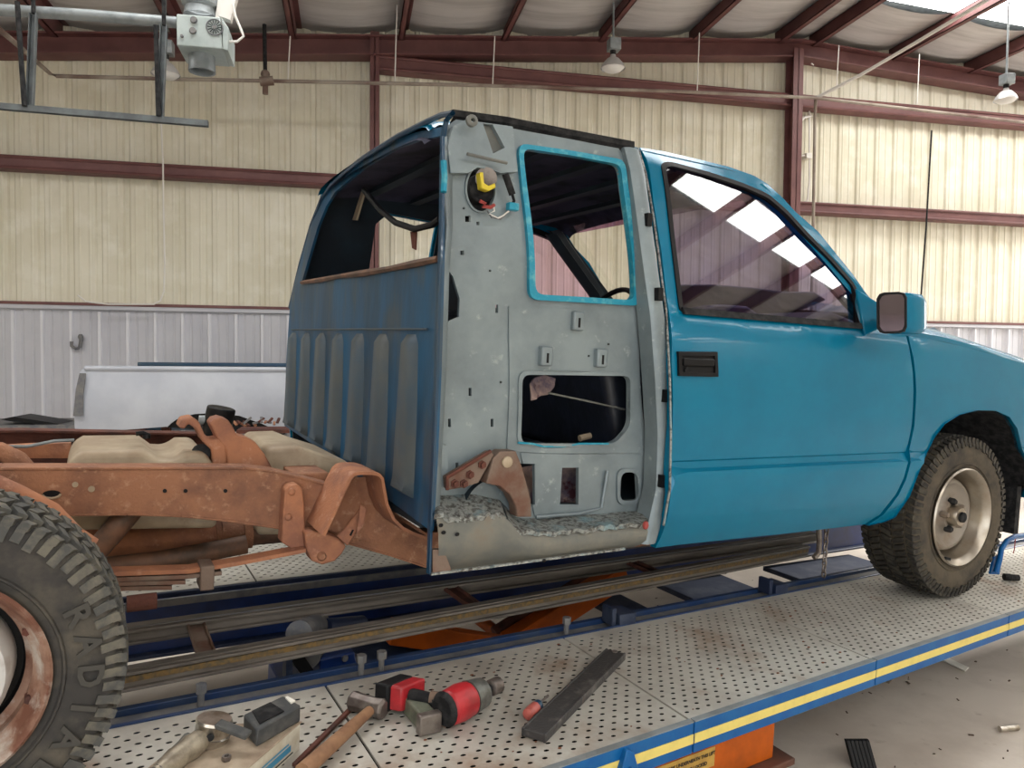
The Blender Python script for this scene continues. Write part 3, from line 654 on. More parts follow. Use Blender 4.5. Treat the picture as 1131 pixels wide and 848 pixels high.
# sill: cut ledges, then the rolled rocker
def ledge(back, front, name, zoff=0):
    n = 26; bk = [V(p) for p in back]; fr = [V(p) for p in front]
    def along(l, t):
        ds = [0];
        for a, c in zip(l, l[1:]): ds.append(ds[-1]+(c-a).length)
        d = t*ds[-1]
        for i in range(len(l)-1):
            if d <= ds[i+1]+1e-9: return l[i].lerp(l[i+1], (d-ds[i])/(ds[i+1]-ds[i]))
        return l[-1]
    rows = []
    for i in range(n+1):
        t = i/n; a = along(bk, t); c = along(fr, t)+V((random.uniform(-.004, .004), random.uniform(-.008, .008), random.uniform(-.005, .005)))
        rows.append([a, a.lerp(c, .35)+V((0, 0, random.uniform(-.003, .003))), a.lerp(c, .7)+V((0, 0, random.uniform(-.003, .003))), c, c+V((0, .004, -.012-random.uniform(0, .006)))])
    return obj(name, B().grid(rows), cutmetal, truck, ang=70)
led1 = ledge([ty(480, 548, YG), ty(520, 545, YG), ty(552, 552, YG)], [ty(481, 566, 1.99), ty(500, 572, 1.98), ty(525, 569, 1.98), ty(550, 566, 1.99), ty(561, 572, 2.0)], 'cut_ledge')
led2 = ledge([ty(552, 552, YG), ty(570, 572, YG), ty(600, 572, YG), ty(665, 566, YG), ty(735, 563, YG)], [ty(561, 572, 2.0), ty(572, 586, 1.985), ty(600, 588, 1.975), ty(650, 583, 1.975), ty(713, 577, 1.975)], 'cut_ledge')
def rocker(top, bot, y0, name, m):
    rows = []
    for (a, c) in zip(top, bot):
        A, C = ty(*a, y0), ty(*c, y0+.05); rows.append([A, V((lerp(A.x, C.x, .3), y0-.014, lerp(A.z, C.z, .3))), V((lerp(A.x, C.x, .6), y0-.01, lerp(A.z, C.z, .6))), V((lerp(A.x, C.x, .85), y0+.02, lerp(A.z, C.z, .85))), C, C+V((0, .05, .02))])
    return obj(name, B().grid(rows), m, truck, ang=60)
rk = rocker([(481, 566), (500, 572), (525, 569), (550, 566), (562, 575), (575, 588), (600, 590), (650, 585), (690, 580), (714, 577)], [(477, 634), (500, 631), (525, 628), (550, 625), (565, 623), (580, 621), (605, 618), (650, 611), (680, 607), (700, 604)], 1.995, 'rocker_panel', grey_dk)
obj('rocker_end', B().prism([ty(px, py, 1.99) for px, py in ((478, 607), (490, 607), (499, 630), (478, 633))], (0, .02, 0)), rust_gr, rk)
obj('rocker_lip', B().tube([ty(px, py, 1.99) for px, py in ((476, 634), (540, 626), (600, 618), (690, 606))], .005, 5), cutmetal, rk)
for (px, py) in ((601, 619), (487, 580), (505, 590), (490, 588)):
    p = ty(px, py, 1.975); obj('drain_hole', B().ball(p, .008, .004, .006, 8), black, rk)
obj('red_rag_scrap', B().ball(ty(713, 580, 1.965), .012, .01, .016, 8), redw, rk)
# cab mount bracket seen in the wheelhouse
yk = 2.03
br = obj('body_mount_bracket', B().prism([ty(px, py, yk) for px, py in ((545, 506), (553, 498), (570, 498), (578, 518), (586.6, 552), (587.5, 571), (571, 571), (570, 559), (563, 546), (552, 537), (537, 534))], (0, .05, 0)), rust_gr, truck, bevel=.004, label='rusty triangular bracket bolted in the sill')
obj('bracket_wing', B().prism([ty(px, py, yk+.01) for px, py in ((494, 527), (542, 498.5), (546, 502), (529, 533), (515, 538), (495, 541))], (0, .035, 0)), rust_gr, br, bevel=.003)
obj('wing_edge', B().tube([ty(px, py, yk) for px, py in ((494, 541), (494, 527), (542, 498))], .006, 6), rust_dk, br)
obj('bolt', B().lathe(ty(559.5, 510, yk), (0, -1, 0), [(-.01, .018), (.008, .018), (.012, .012), (.012, 0)], 16), tan, br, label='pale round bolt head')
for (px, py) in ((518.7, 524), (502, 534), (512, 534), (532, 513)):
    p = ty(px, py, yk+.01); obj('bolt', B().lathe(p, (0, -1, 0), [(-.002, .014), (.005, .014), (.006, .009), (.016, .009), (.016, 0)], 6), rust_dk, br)
obj('inner_wheelhouse', B().lathe(ty(545, 565, yk+.03), (0, 1, 0), [(0, .105), (.04, .10), (.05, .0)], 24, a0=-1.7, a1=1.7), dark_in, truck)

# -- back wall of the cab
XR_ = .90
def bwx(z): return .885 if z < .25 else .885+(z-.25)*.11
def bsurf(off=0.): return lambda y, z: (bwx(z)+off, y, z)
def RW(l):
    out = []
    for p in l:
        x = .89
        for _ in range(5): q = tx(*p, x); x = bwx(q.z)
        out.append((q.y, q.z))
    return out
bo = RW([(487.5, 140), (460, 146), (435, 155), (400, 176), (365, 205), (352, 226), (343, 250), (330, 295), (320, 340), (316, 400), (314, 470), (360, 500), (420, 545), (475, 586), (480, 500), (484, 400), (487, 290)])
wh = RW([(486, 150), (462, 155), (437, 164), (402, 185), (370, 212), (360, 228), (351, 250), (333, 312), (400, 302), (484, 287)])
bw = obj('cab_back_wall', plate(B(), bo, [wh], bsurf(), .012, .06, nrm=(1, 0, 0)), teal_old, truck, ang=40, label='dull blue cab back wall with vertical pressed ribs')
for k, (xt, xb_, yb_) in enumerate(((331, 336, 462), (351, 357, 470), (370, 376, 478), (391, 397, 489), (413, 420, 502), (437, 444, 517), (463, 470, 541))):
    t0, b0 = RW([(xt-4, 366)])[0], RW([(xb_-3, yb_)])[0]; t1, b1 = RW([(xt+5, 366)])[0], RW([(xb_+7, yb_+3)])[0]
    w = .075; yc = (t0[0]+t1[0])/2; zt_, zb = .035, -.44-.012*k*.5
    yc = 3.80-k*.262
    rows = []
    for z, d, ww in ((zt_, 0, .5), (zt_-.03, -.018, .8), (lerp(zt_, zb, .5), -.020, 1), (zb+.05, -.024, 1), (zb+.02, -.03, 1), (zb, 0, 1)):
        rows.append([V((bwx(z)+.0, yc+w*ww, z)), V((bwx(z)+d, yc+w*.7*ww, z)), V((bwx(z)+d, yc-w*.7*ww, z)), V((bwx(z), yc-w*ww, z))])
    obj('pressed_rib', B().grid(rows), rib_grey, bw, ang=50)
obj('rib_crease', B().tube([tx(px, py, .878) for px, py in ((322, 364), (400, 363.5), (472, 363.5))], .004, 5), rib_grey, bw)
obj('window_cut_edge', B().tube([tx(px, py, .882) for px, py in ((333, 312), (355, 309), (375, 305), (400, 302), (430, 297), (460, 291), (484, 286))], [.009, .012, .009, .014, .01, .013, .01], 6), oilbrown, bw)
# cab floor, far inner side, seat, dash, wheel
obj('cab_floor', B().box(.9, 3.0, 2.12, 3.85, -.56, -.54), dark_in, truck)
FY = 3.86
def Gf(l, y=FY): return [(q.x, q.z) for q in (ty(px, py, y) for px, py in l)]
fs_ = lambda off=0.: (lambda x, z: (x, 2*CY-yb(z)-.07+off, z))
qwin = [(1.24, .60), (1.30, .66), (1.60, .655), (1.60, .47), (1.55, .40), (1.25, .37)]
tap = lambda f: (lambda x, z: (x, f(x, z)[1]-.30*max(0, z-.2)*max(0, (1.8-x)/.9), z))
obj('far_quarter_panel', plate(B(), [(.93, -.55), (1.80, -.62), (1.80, .77), (.95, .71), (.90, .2)], [qwin], tap(msurf(0)), -.02, .1), teal, truck)
obj('far_inner_panel', plate(B(), [(.93, -.55), (1.80, -.6), (1.80, .77), (.96, .71), (.91, .2)], [qwin], tap(fs_()), .01, .1), dark_in, truck)
obj('far_door_trim', plate(B(), [(1.82, -.6), (3.0, -.5), (3.0, .16), (1.83, .16)], [], fs_(), .01, .1), dark_in, truck)
wl = [(p[0], p[1]) for p in win]
obj('far_window_frame', plate(B(), [(1.70, .10), (2.98, .08), (3.0, .25), (2.4, .70), (1.70, .70)], [inset(wl, .0)], fs_(.01), .01, .08), dark_in, truck)
obj('far_belt_pillar', B().box(1.62, 1.83, 3.70, 3.80, -.4, .70), dark_in, truck)
# hanging seal and light strap in the rear opening
hp_ = [tx(402, 210, 1.0), tx(420, 232, 1.0), tx(437, 246, 1.0), tx(458, 253, 1.0), tx(478, 248, 1.0), tx(486, 242, 1.0)]
obj('hanging_seal', B().tube(hp_, .012, 8), black, truck)
obj('hanging_tag', B().prism([tx(px, py, 1.02) for px, py in ((453, 256), (460, 256), (459, 276), (455, 274))], (.004, 0, 0)), rust_dk, truck)
obj('pillar_foam', B().prism([tx(px, py, 1.1) for px, py in ((399, 211), (402, 212), (393, 243), (389, 243))], (.01, 0, 0)), tan, truck)
obj('seat_back', B().prism([(1.72, 2.2, -.4), (1.58, 2.2, .10), (1.62, 2.2, .20), (1.70, 2.2, .19), (1.95, 2.2, -.38)], (0, 1.55, 0)), seatm, truck, bevel=.04, segs=4)
obj('seat_cushion', B().box(1.8, 2.35, 2.2, 3.75, -.42, -.24), seatm, truck, bevel=.05, segs=4)
obj('rear_bench_back', B().prism([(.98, 2.3, -.45), (.94, 2.3, .02), (1.05, 2.3, .06), (1.16, 2.3, -.42)], (0, 1.4, 0)), seatm, truck, bevel=.03, segs=3)
obj('dashboard', B().prism([(2.62, 2.15, -.2), (2.55, 2.15, .05), (2.62, 2.15, .19), (2.80, 2.15, .235), (3.02, 2.15, .19), (3.02, 2.15, -.2)], (0, 1.62, 0)), dark_in, truck, bevel=.03, segs=3)
wc = V((2.5, 3.40, .215)); ax = V((-.82, 0, .57)).normalized(); e = V((0, 1, 0)); g = ax.cross(e)
stw = obj('steering_wheel', B().tube([wc+(e*math.cos(t*math.pi/14)+g*math.sin(t*math.pi/14))*.19 for t in range(29)], .015, 8, False), black, truck)
obj('wheel_hub', B().cyl(wc-ax*.03, wc+ax*.015, .06).bar(wc-e*.18, wc+e*.18, .03, .012, ax).cyl(wc-ax*.28, wc-ax*.02, .03), black, stw)
obj('interior_mirror', B().box(2.42, 2.45, 2.9, 3.1, .55, .61), black, truck, bevel=.008)
obj('loose_trim_panel', B().prism([ty(px, py, 2.6) for px, py in ((748, 352), (748, 314), (790, 314), (830, 317), (868, 322), (900, 322), (914, 331), (898, 338), (878, 346), (862, 356))], (0, .28, 0)), seatm, truck, bevel=.01, segs=3)
obj('seat_top', B().prism([ty(px, py, 2.36) for px, py in ((764, 352), (772, 341), (796, 336), (826, 338), (838, 346), (838, 356), (790, 360))], (0, .12, 0)), mat('slate_vinyl', (52, 58, 82), .5), truck, bevel=.012, segs=3)
obj('loose_bracket', B().prism([ty(px, py, 2.62) for px, py in ((880, 352), (888, 343), (940, 345), (944, 358), (900, 358))], (0, .1, 0)), dark_in, truck, bevel=.006)
obj('loose_harness', B().tube([V((2.05, 2.3, .10)), V((2.15, 2.3, .19)), V((2.35, 2.33, .17)), V((2.6, 2.3, .16)), V((2.72, 2.3, .08))], .018, 6), blackr, truck)
obj('floor_carpet', plate(B(), [(.95, -.54), (1.75, -.54), (1.75, -.41), (.95, -.41)], [], lambda x, z: (x, 2.26+.03*math.sin(x*23)+.02*math.sin(z*40+x*9), z), 0, .03), cloth_p, truck, label='crumpled purple and tan carpet seen through the lower slots')
obj('seat_piping', B().tube([ty(606, 434, 2.16), ty(640, 441, 2.16), ty(690, 452, 2.16)], .004, 5), toolgrey, truck)
obj('loose_blanket', plate(B(), G([(582, 424), (600, 414), (612, 418), (606, 436), (584, 442)], 2.18), [], lambda x, z: (x, 2.18+.02*math.sin(x*60+z*30), z), .004, .02), cloth_p, truck)
obj('wood_scrap', B().tube([ty(640, 484, 2.3), ty(652, 481, 2.3)], .012, 8), tan, truck)

# -- wheels
def wheel(name, hub, out, R, Rr, W, mt, mtr, rimm, capm, parent, kind):
    """hub: centre of the outer face, out: -1 when the outer side looks to -y"""
    h = V(hub); a = V((0, out, 0)); w = obj(name, B().lathe(h-a*(W*.5), (0, out, 0), [(-W*.36, Rr), (-W*.45, Rr+.012), (-W*.5, Rr+(R-Rr)*.42), (-W*.48, R*.93), (-W*.40, R*.985), (-W*.3, R-.006), (W*.3, R-.006), (W*.40, R*.985), (W*.475, R*.93), (W*.5, Rr+(R-Rr)*.45), (W*.46, Rr+.018), (W*.44, Rr+.002), (W*.36, Rr-.004)], 72), mt, parent, ang=50)
    t = B(); n = 72
    for k in range(n):
        for j, (yo, hw, ph) in enumerate(((-.41, .06, 0), (-.22, .085, .5), (0, .085, .2), (.22, .085, .7), (.41, .06, .35))):
            an = 2*math.pi*(k+ph)/n+ (.02 if j % 2 else -.02); d = V((math.cos(an), 0, math.sin(an))); tg = V((-math.sin(an), 0, math.cos(an)))
            rr = R-.001 if j in (1, 2, 3) else R-.006
            c = h-a*(W*.5)+a*(W*yo)+d*rr
            sk = .35 if j % 2 else -.35
            t.obox(c, (V((0, 1, 0))*W*hw+tg*W*hw*sk), tg*(math.pi*R/n*.62), d*.008)
        for s_ in (-1, 1):   # shoulder lugs running down the sidewall
            an = 2*math.pi*(k+(.35 if s_ > 0 else 0))/n; d = V((math.cos(an), 0, math.sin(an))); tg = V((-math.sin(an), 0, math.cos(an)))
            c = h-a*(W*.5)+a*(W*.468*s_)+d*(R*.935); ex = (d*.022-a*s_*.007); t.obox(c, ex*(1.0 if k % 2 else .7), tg*(math.pi*R/n*.6), a*.0045)
    obj('tread', t, mtr, w, smooth=False)
    # sidewall rings
    obj('sidewall_ring', B().lathe(h, (0, out, 0), [(-.010, Rr+.022), (-.002, Rr+.026), (-.002, Rr+.030), (-.010, Rr+.034)], 64), mt, w)
    if kind == 'chrome':
        rim = obj('rim', B().lathe(h, (0, out, 0), [(-.16, Rr-.012), (-.10, Rr-.028), (-.035, Rr-.026), (-.03, Rr-.01), (-.012, Rr+.004), (.0, Rr+.008), (.006, Rr+.002), (.0, Rr-.005), (-.018, Rr-.018), (-.03, Rr-.026), (-.085, Rr-.034), (-.10, Rr-.045)], 64), rimm, w, ang=35)
        obj('rim_disc', B().lathe(h, (0, out, 0), [(-.10, Rr-.034), (-.096, Rr-.048), (-.072, Rr-.052), (-.060, Rr-.060), (-.058, Rr-.072), (-.078, Rr-.095), (-.084, .095), (-.074, .08), (-.05, .066), (-.05, 0)], 48), rimgrey, w, ang=50)
        obj('hub_cap', B().lathe(h, (0, out, 0), [(-.06, .052), (-.02, .048), (-.008, .040), (-.004, .0)], 24), capm, w)
        obj('hub_centre', B().lathe(h, (0, out, 0), [(-.03, .026), (.004, .024), (.008, .018), (.008, 0)], 20), blackr, w)
        for k in range(5):
            an = 2*math.pi*k/5+.5; d = V((math.cos(an), 0, math.sin(an)))
            obj('lug_nut', B().lathe(h+d*.068, (0, out, 0), [(-.06, .017), (-.036, .016), (-.028, .011), (-.028, 0)], 6), blackr if k % 2 else rimgrey, w)
        an = -2.1; d = V((math.cos(an), 0, math.sin(an))); obj('balance_weight', B().bar(h+d*(Rr-.012)+V((-.018, out*.004, .004)), h+d*(Rr-.012)+V((.018, out*.004, -.004)), .01, .012), blackr, w)
    else:
        obj('rim', B().lathe(h, (0, out, 0), [(-.16, Rr-.02), (-.05, Rr-.03), (-.02, Rr-.012), (.0, Rr+.008), (.006, Rr+.002), (.0, Rr-.006), (-.03, Rr-.016), (-.05, Rr-.026), (-.09, Rr-.03), (-.10, Rr-.045)], 64), rimm, w, ang=35)
        obj('rim_well', B().lathe(h, (0, out, 0), [(-.09, Rr-.028), (-.12, Rr-.05), (-.12, 0)], 48), black, w)
        obj('hub_cap', B().lathe(h, (0, out, 0), [(-.12, Rr-.062), (-.05, Rr-.066), (-.03, Rr-.075), (-.02, Rr-.10), (-.02, Rr-.13), (.0, .05), (.01, .045), (.01, 0)], 48), capm, w, label='white centre disc')
        for k in range(8):
            an = 2*math.pi*k/8-.35; d = V((math.cos(an), 0, math.sin(an)))
            obj('lug_nut', B().lathe(h+d*(Rr-.024), (0, out, 0), [(-.06, .01), (-.036, .009), (-.036, 0)], 6), rust_dk, w)
    return w
hubF = ty(1064, 567, 1.955)
wf = wheel('front_wheel', (hubF.x, 1.955, -.672), -1, .372, .222, .27, rubber_br, tread_m, chrome, chrome, truck, 'chrome')
wheel('front_wheel', (hubF.x, 2*CY-1.955, -.672), 1, .372, .222, .27, rubber, tread_m, chrome, chrome, truck, 'chrome')
hubR = V((-.272, 1.75, -.703))
wr = wheel('rear_wheel', hubR, -1, .352, .212, .26, rubber, tread_m2, rimrust, rimwhite, truck, 'rusty')
for i, ch in enumerate('RADIAL'):
    an = math.radians(24-13.5*i); rr = .285
    c = hubR+V((math.cos(an)*rr, -.0045, math.sin(an)*rr)); upv = V((math.cos(an), 0, math.sin(an))); rt_ = V((math.sin(an), 0, -math.cos(an)))
    text('sidewall_letter', ch, .066, letter_m, wr, frame3(c, rt_, upv, (0, -1, 0)), .003)

# -- frame and running gear
def cpx(l, y): return [ty(px, py, y) for px, py in l]
rail = cpx([(0, 516), (270, 515.5), (300, 519), (330, 526), (365, 535), (400, 549), (440, 568), (470, 588)], 2.50)
raib = cpx([(470, 627), (430, 614), (380, 600), (340, 590), (300, 583), (250, 576), (200, 571), (140, 569), (60, 570), (0, 571)], 2.50)
xe = -1.0
outl = [V((xe, 2.5, rail[0].z))]+rail+[V((2.0, 2.5, -.69)), V((4.44, 2.5, -.66)), V((4.45, 2.5, -.78)), V((2.0, 2.5, -.82))]+raib+[V((xe, 2.5, raib[-1].z))]
tT = [(p.x, p.z) for p in outl[:len(rail)+3]]; tB = sorted((p.x, p.z) for p in outl[len(rail)+3:]); tB = [(xe, tB[0][1])]+tB
xs_ = sorted({round(x, 4) for x, _ in tT+tB})
rl = B(); r0 = [[V((x, y, interp(tT, x))) for x in xs_]+[] for y in (2.5, 2.508)]; r1_ = [[V((x, y, interp(tB, x))) for x in xs_] for y in (2.5, 2.508)]
rl.grid([r0[0], r1_[0]]); rl.grid([r0[1], r1_[1]])
def flange(b_, l, y0, y1, t):
    for a, c in zip(l, l[1:]): b_.add([V((p.x, y, p.z+d)) for p in (a, c) for y in (y0, y1) for d in (0, t)], [(0, 1, 3, 2), (4, 6, 7, 5), (0, 4, 5, 1), (2, 3, 7, 6), (0, 2, 6, 4), (1, 5, 7, 3)])
topl = [V((x, 0, z)) for x, z in tT]; botl = [V((x, 0, z)) for x, z in tB]
flange(rl, topl, 2.495, 2.58, -.008); flange(rl, botl, 2.495, 2.58, .008)
nr = obj('frame_rail', rl, rust, truck, ang=30, bevel=.003, label='near rusty frame rail with drilled holes')
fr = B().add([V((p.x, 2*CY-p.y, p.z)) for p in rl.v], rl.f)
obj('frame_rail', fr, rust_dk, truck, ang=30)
for (px, py, r_, m_) in ((182, 542, .006, black), (205, 542, .006, black), (249, 542, .006, black), (83, 535, .008, tan), (101, 540, .009, tan), (349, 564, .012, whitem), (341, 690, 0, None)):
    if r_:
        p = ty(px, py, 2.497); obj('rail_hole' if m_ is black else 'rivet_mark', B().lathe(p, (0, -1, 0), [(-.004, r_), (.002, r_), (.002, 0)], 12), m_, nr)
p = ty(57, 545, 2.497)
obj('rail_slot', B().add([p+V((.022*math.cos(t*math.pi/8), -.002, .010*math.sin(t*math.pi/8))) for t in range(16)], [tuple(range(16))]), black, nr)
obj('rail_slot_edge', B().tube([p+V((.022*math.cos(t*math.pi/8+math.pi), -.002, .011*math.sin(t*math.pi/8+math.pi)-.002)) for t in range(9)], .004, 6), tan, nr)
p = ty(424, 594, 2.495); obj('weld_blob', B().ball(p, .018, .006, .010), whitem, nr)
p = ty(368, 563, 2.495)
# hanger plate, spring eye bowl, arm
hg = obj('spring_hanger', B().prism(cpx([(315, 541), (320, 536), (329, 535), (334, 540), (336, 560), (337, 590), (340, 612), (336, 604), (322, 606), (311, 599), (313, 565)], 2.44), (0, .06, 0)), rust_lt, truck, bevel=.004, label='rusty spring hanger plate')
for (px, py) in ((322, 543), (318.5, 571), ):
    obj('rivet', B().ball(ty(px, py, 2.437), .012, .008, .012), rust_lt, hg)
obj('hanger_bowl', B().prism(cpx([(337, 588), (346, 587), (360, 589), (374, 595), (383, 603), (378, 612), (370, 620), (356, 624), (345, 620), (339, 608)], 2.40), (0, .08, 0)), rust_lt, hg, bevel=.008, segs=3)
obj('pivot_bolt', B().lathe(ty(355, 614, 2.40), (0, -1, 0), [(-.01, .016), (.006, .016), (.014, .010), (.014, 0)], 8), rust, hg)
obj('hanger_arm', B().prism(cpx([(372, 592), (384, 603), (396, 582), (402, 562), (399, 560), (392, 570), (380, 585)], 2.40), (0, .012, 0)), rust_lt, hg, bevel=.003)
obj('arm_slot', B().prism(cpx([(386, 591), (388, 592), (391, 585), (389, 585)], 2.398), (0, .004, 0)), black, hg)
# cab mount outrigger
def ribbon(l, y0, y1, t, m, name, parent, **k):
    P = cpx(l, y0); b_ = B(); rows = []
    for i, p in enumerate(P):
        d = (P[min(i+1, len(P)-1)]-P[max(i-1, 0)]).normalized(); n_ = V((-d.z, 0, d.x)); rows.append([p, V((p.x, y1, p.z)), V((p.x, y1, p.z))-n_*t, p-n_*t])
    return obj(name, b_.grid(rows, True), m, parent, **k)
cm = ribbon([(356, 591), (366, 570), (378, 543), (386, 527), (391, 522.5), (398, 521), (412, 521), (420, 523), (424, 528), (426, 540), (429, 556), (436, 572), (446, 582), (458, 588), (471, 592)], 2.30, 2.50, .010, rust_lt, 'cab_mount', truck, ang=50, label='large rusty cab mount outrigger')
obj('mount_web', B().prism(cpx([(362, 585), (385, 535), (392, 527), (420, 527), (424, 545), (430, 565), (445, 585), (430, 600), (400, 596)], 2.47), (0, .008, 0)), rust, cm)
obj('mount_gusset', B().prism(cpx([(398, 558), (405, 561), (402, 580), (394, 590), (396, 575)], 2.36), (0, .01, 0)), rust_lt, cm, bevel=.002)
# leaf spring and clamp, shackle end
for k, (l, dz) in enumerate((([(60, 634), (150, 631), (210, 629), (260, 621), (318, 610), (338, 606)], 0), ([(60, 641), (150, 637), (205, 635), (245, 631)], 0), ([(60, 647), (150, 642), (205, 641)], 0), ([(60, 653), (140, 648), (190, 647)], 0))):
    P = cpx(l, 2.40); rows = [[p, V((p.x, 2.46, p.z)), V((p.x, 2.46, p.z-.012)), V((p.x, 2.40, p.z-.012))] for p in P]
    obj('spring_leaf', B().grid(rows, True), rust_gr if k else rust_lt, truck)
p = ty(229, 634, 2.39); obj('spring_clamp', B().box(p.x-.02, p.x+.02, 2.385, 2.475, p.z-.05, p.z+.025), rust_gr, truck, bevel=.004)
p = ty(155, 663, 2.4); obj('shackle', B().cyl(ty(140, 667, 2.38), ty(173, 663, 2.38), .024), rust_dk, truck)
# driveshaft, exhaust, shock absorber, axle
obj('driveshaft', B().tube(cpx([(110, 600), (160, 598), (238, 590)], 2.85), .045, 16), rust_lt, truck)
obj('shaft_collar', B().cyl(*cpx([(238, 590), (244, 589)], 2.85), .056, n=16).cyl(*cpx([(244, 589), (268, 588)], 2.85), .046, n=16).cyl(*cpx([(268, 588), (277, 587)], 2.85), .060, n=16), rust, truck)
obj('exhaust_pipe', B().tube(cpx([(272, 588), (320, 584), (420, 570)], 2.9), .05, 16), oilbrown, truck)
obj('torque_tube', B().tube(cpx([(90, 590), (150, 588), (190, 582), (236, 574)], 3.0), .035, 12), rust_lt, truck)
obj('lower_pipe', B().tube(cpx([(100, 628), (170, 620), (220, 611), (272, 601)], 2.75), .034, 12), oilbrown, truck)
obj('shock_absorber', B().tube(cpx([(98, 618), (132, 578), (150, 560)], 2.56), [.034, .036, .03], 14), oilbrown, truck)
obj('axle_tube', B().tube([V((-.27, 2.0, -.70)), V((-.27, 2*CY-2.1, -.70))], .045, 14), rust, truck)
obj('brake_line_bracket', B().tube(cpx([(-20, 530), (20, 548), (55, 566), (80, 592), (100, 605)], 2.35), .03, 12), rust_lt, truck)
obj('differential', B().ball((-.27, CY, -.70), .17, .15, .17), rust_dk, truck)
obj('spare_hump', B().tube(cpx([(-40, 500), (0, 498), (20, 508), (30, 520)], 2.9), .03, 10), rust, truck)
# cross channel, tanks, crossmembers
obj('cross_channel', B().prism(cpx([(-40, 495), (78, 489), (80, 506), (-40, 506)], 3.1), (0, .05, 0)), rust_lt, truck)
obj('brake_line', B().tube(cpx([(-30, 493), (30, 493), (60, 487), (82, 486)], 3.0), .006, 6), galv, truck)
def tank(name, l, y, dep, m, lab, bev):
    return obj(name, B().prism(cpx(l, y+dep), (0, -dep, 0)), m, truck, bevel=bev, segs=5, label=lab, ang=60)
tank('fuel_tank', [(77, 556), (76, 500), (80, 487), (92, 480), (152, 479.5), (165, 489), (180, 490), (192, 482), (210, 482), (220, 495), (224, 515), (222, 556)], 2.62, .42, tan, 'long tan fuel tank between the frame rails', .022)
tank('rear_fuel_tank', [(258, 560), (262, 500), (270, 476), (300, 475), (318, 482), (345, 490), (360, 503), (372, 530), (373, 560)], 2.75, .5, tan, 'second tan tank beside the cab', .02)
obj('tank_fitting', B().tube(cpx([(150, 479), (158, 478), (165, 481)], 2.72), .008, 6).cyl(ty(162, 480, 2.72), ty(162, 484, 2.72), .012), black, truck)
obj('tank_mouth', B().cyl(ty(222, 500, 2.66), ty(222, 500, 2.9), .03), blackr, truck)
tw = [[(201, 463), (212, 460.5), (220, 466), (226, 480), (233, 486), (242, 484), (250, 492), (251, 520), (236, 520), (234, 497), (228, 492), (223, 486), (216, 473), (208, 468), (204, 474), (197, 472)],
      [(232, 468), (236, 463), (243, 461), (252, 463.5), (257, 471), (262, 481), (272, 483), (282, 488), (292, 501), (301, 517), (300, 522), (252, 522), (250, 497), (240, 484)]]
for l in tw: obj('crossmember_horn', B().prism(cpx(l, 2.62), (0, .10, 0)), rust_lt, truck, bevel=.006)
cb = obj('crossmember', B().box(.62, .74, 2.58, 3.38, -.52, -.46), rust, truck, bevel=.005)
obj('crossmember', B().box(-.8, -.7, 2.58, 3.38, -.52, -.42), rust_dk, truck, bevel=.005)
can = ty(241, 458, 2.9)
obj('vapour_canister', B().cyl(can+V((-.01, 0, -.09)), can+V((.01, -.01, .028)), .05, n=24), black, truck, bevel=.006)
obj('canister_clamp', B().cyl(can+V((-.065, 0, -.02)), can+V((-.045, 0, -.02)), .018), galv, truck)
# hanging hook and chain below the door
hk = ty(909, 590, 2.16)
obj('tow_hook', B().tube([hk+V((-.03, 0, .03)), hk+V((-.02, 0, -.03)), hk+V((-.02, 0, -.08)), hk+V((-.05, 0, -.10))], .012, 8), steel, truck)
for k in range(9):
    c = ty(913, 586, 2.14)+V((0, 0, -.024*k)); b_ = B(); tt = [c+(V((.009*math.cos(a*math.pi/5), 0, .018*math.sin(a*math.pi/5))) if k % 2 else V((0, .009*math.cos(a*math.pi/5), .018*math.sin(a*math.pi/5)))) for a in range(11)]
    obj('chain_link', b_.tube(tt, .0038, 5, False), steel, truck)
obj('cv_boot', B().tube([V((3.25+.018*k, 2.42-.01*k, -.72)) for k in range(14)], [.03 if k % 2 else .042 for k in range(14)], 12), blackr, truck)
obj('control_arm', B().prism([(3.05, 2.5, -.70), (3.5, 2.3, -.72), (3.75, 2.5, -.70)], (0, 0, .03)), blackr, truck)
obj('transmission_pan', B().box(2.6, 3.3, 2.7, 3.2, -.84, -.68), tan, truck, bevel=.02)
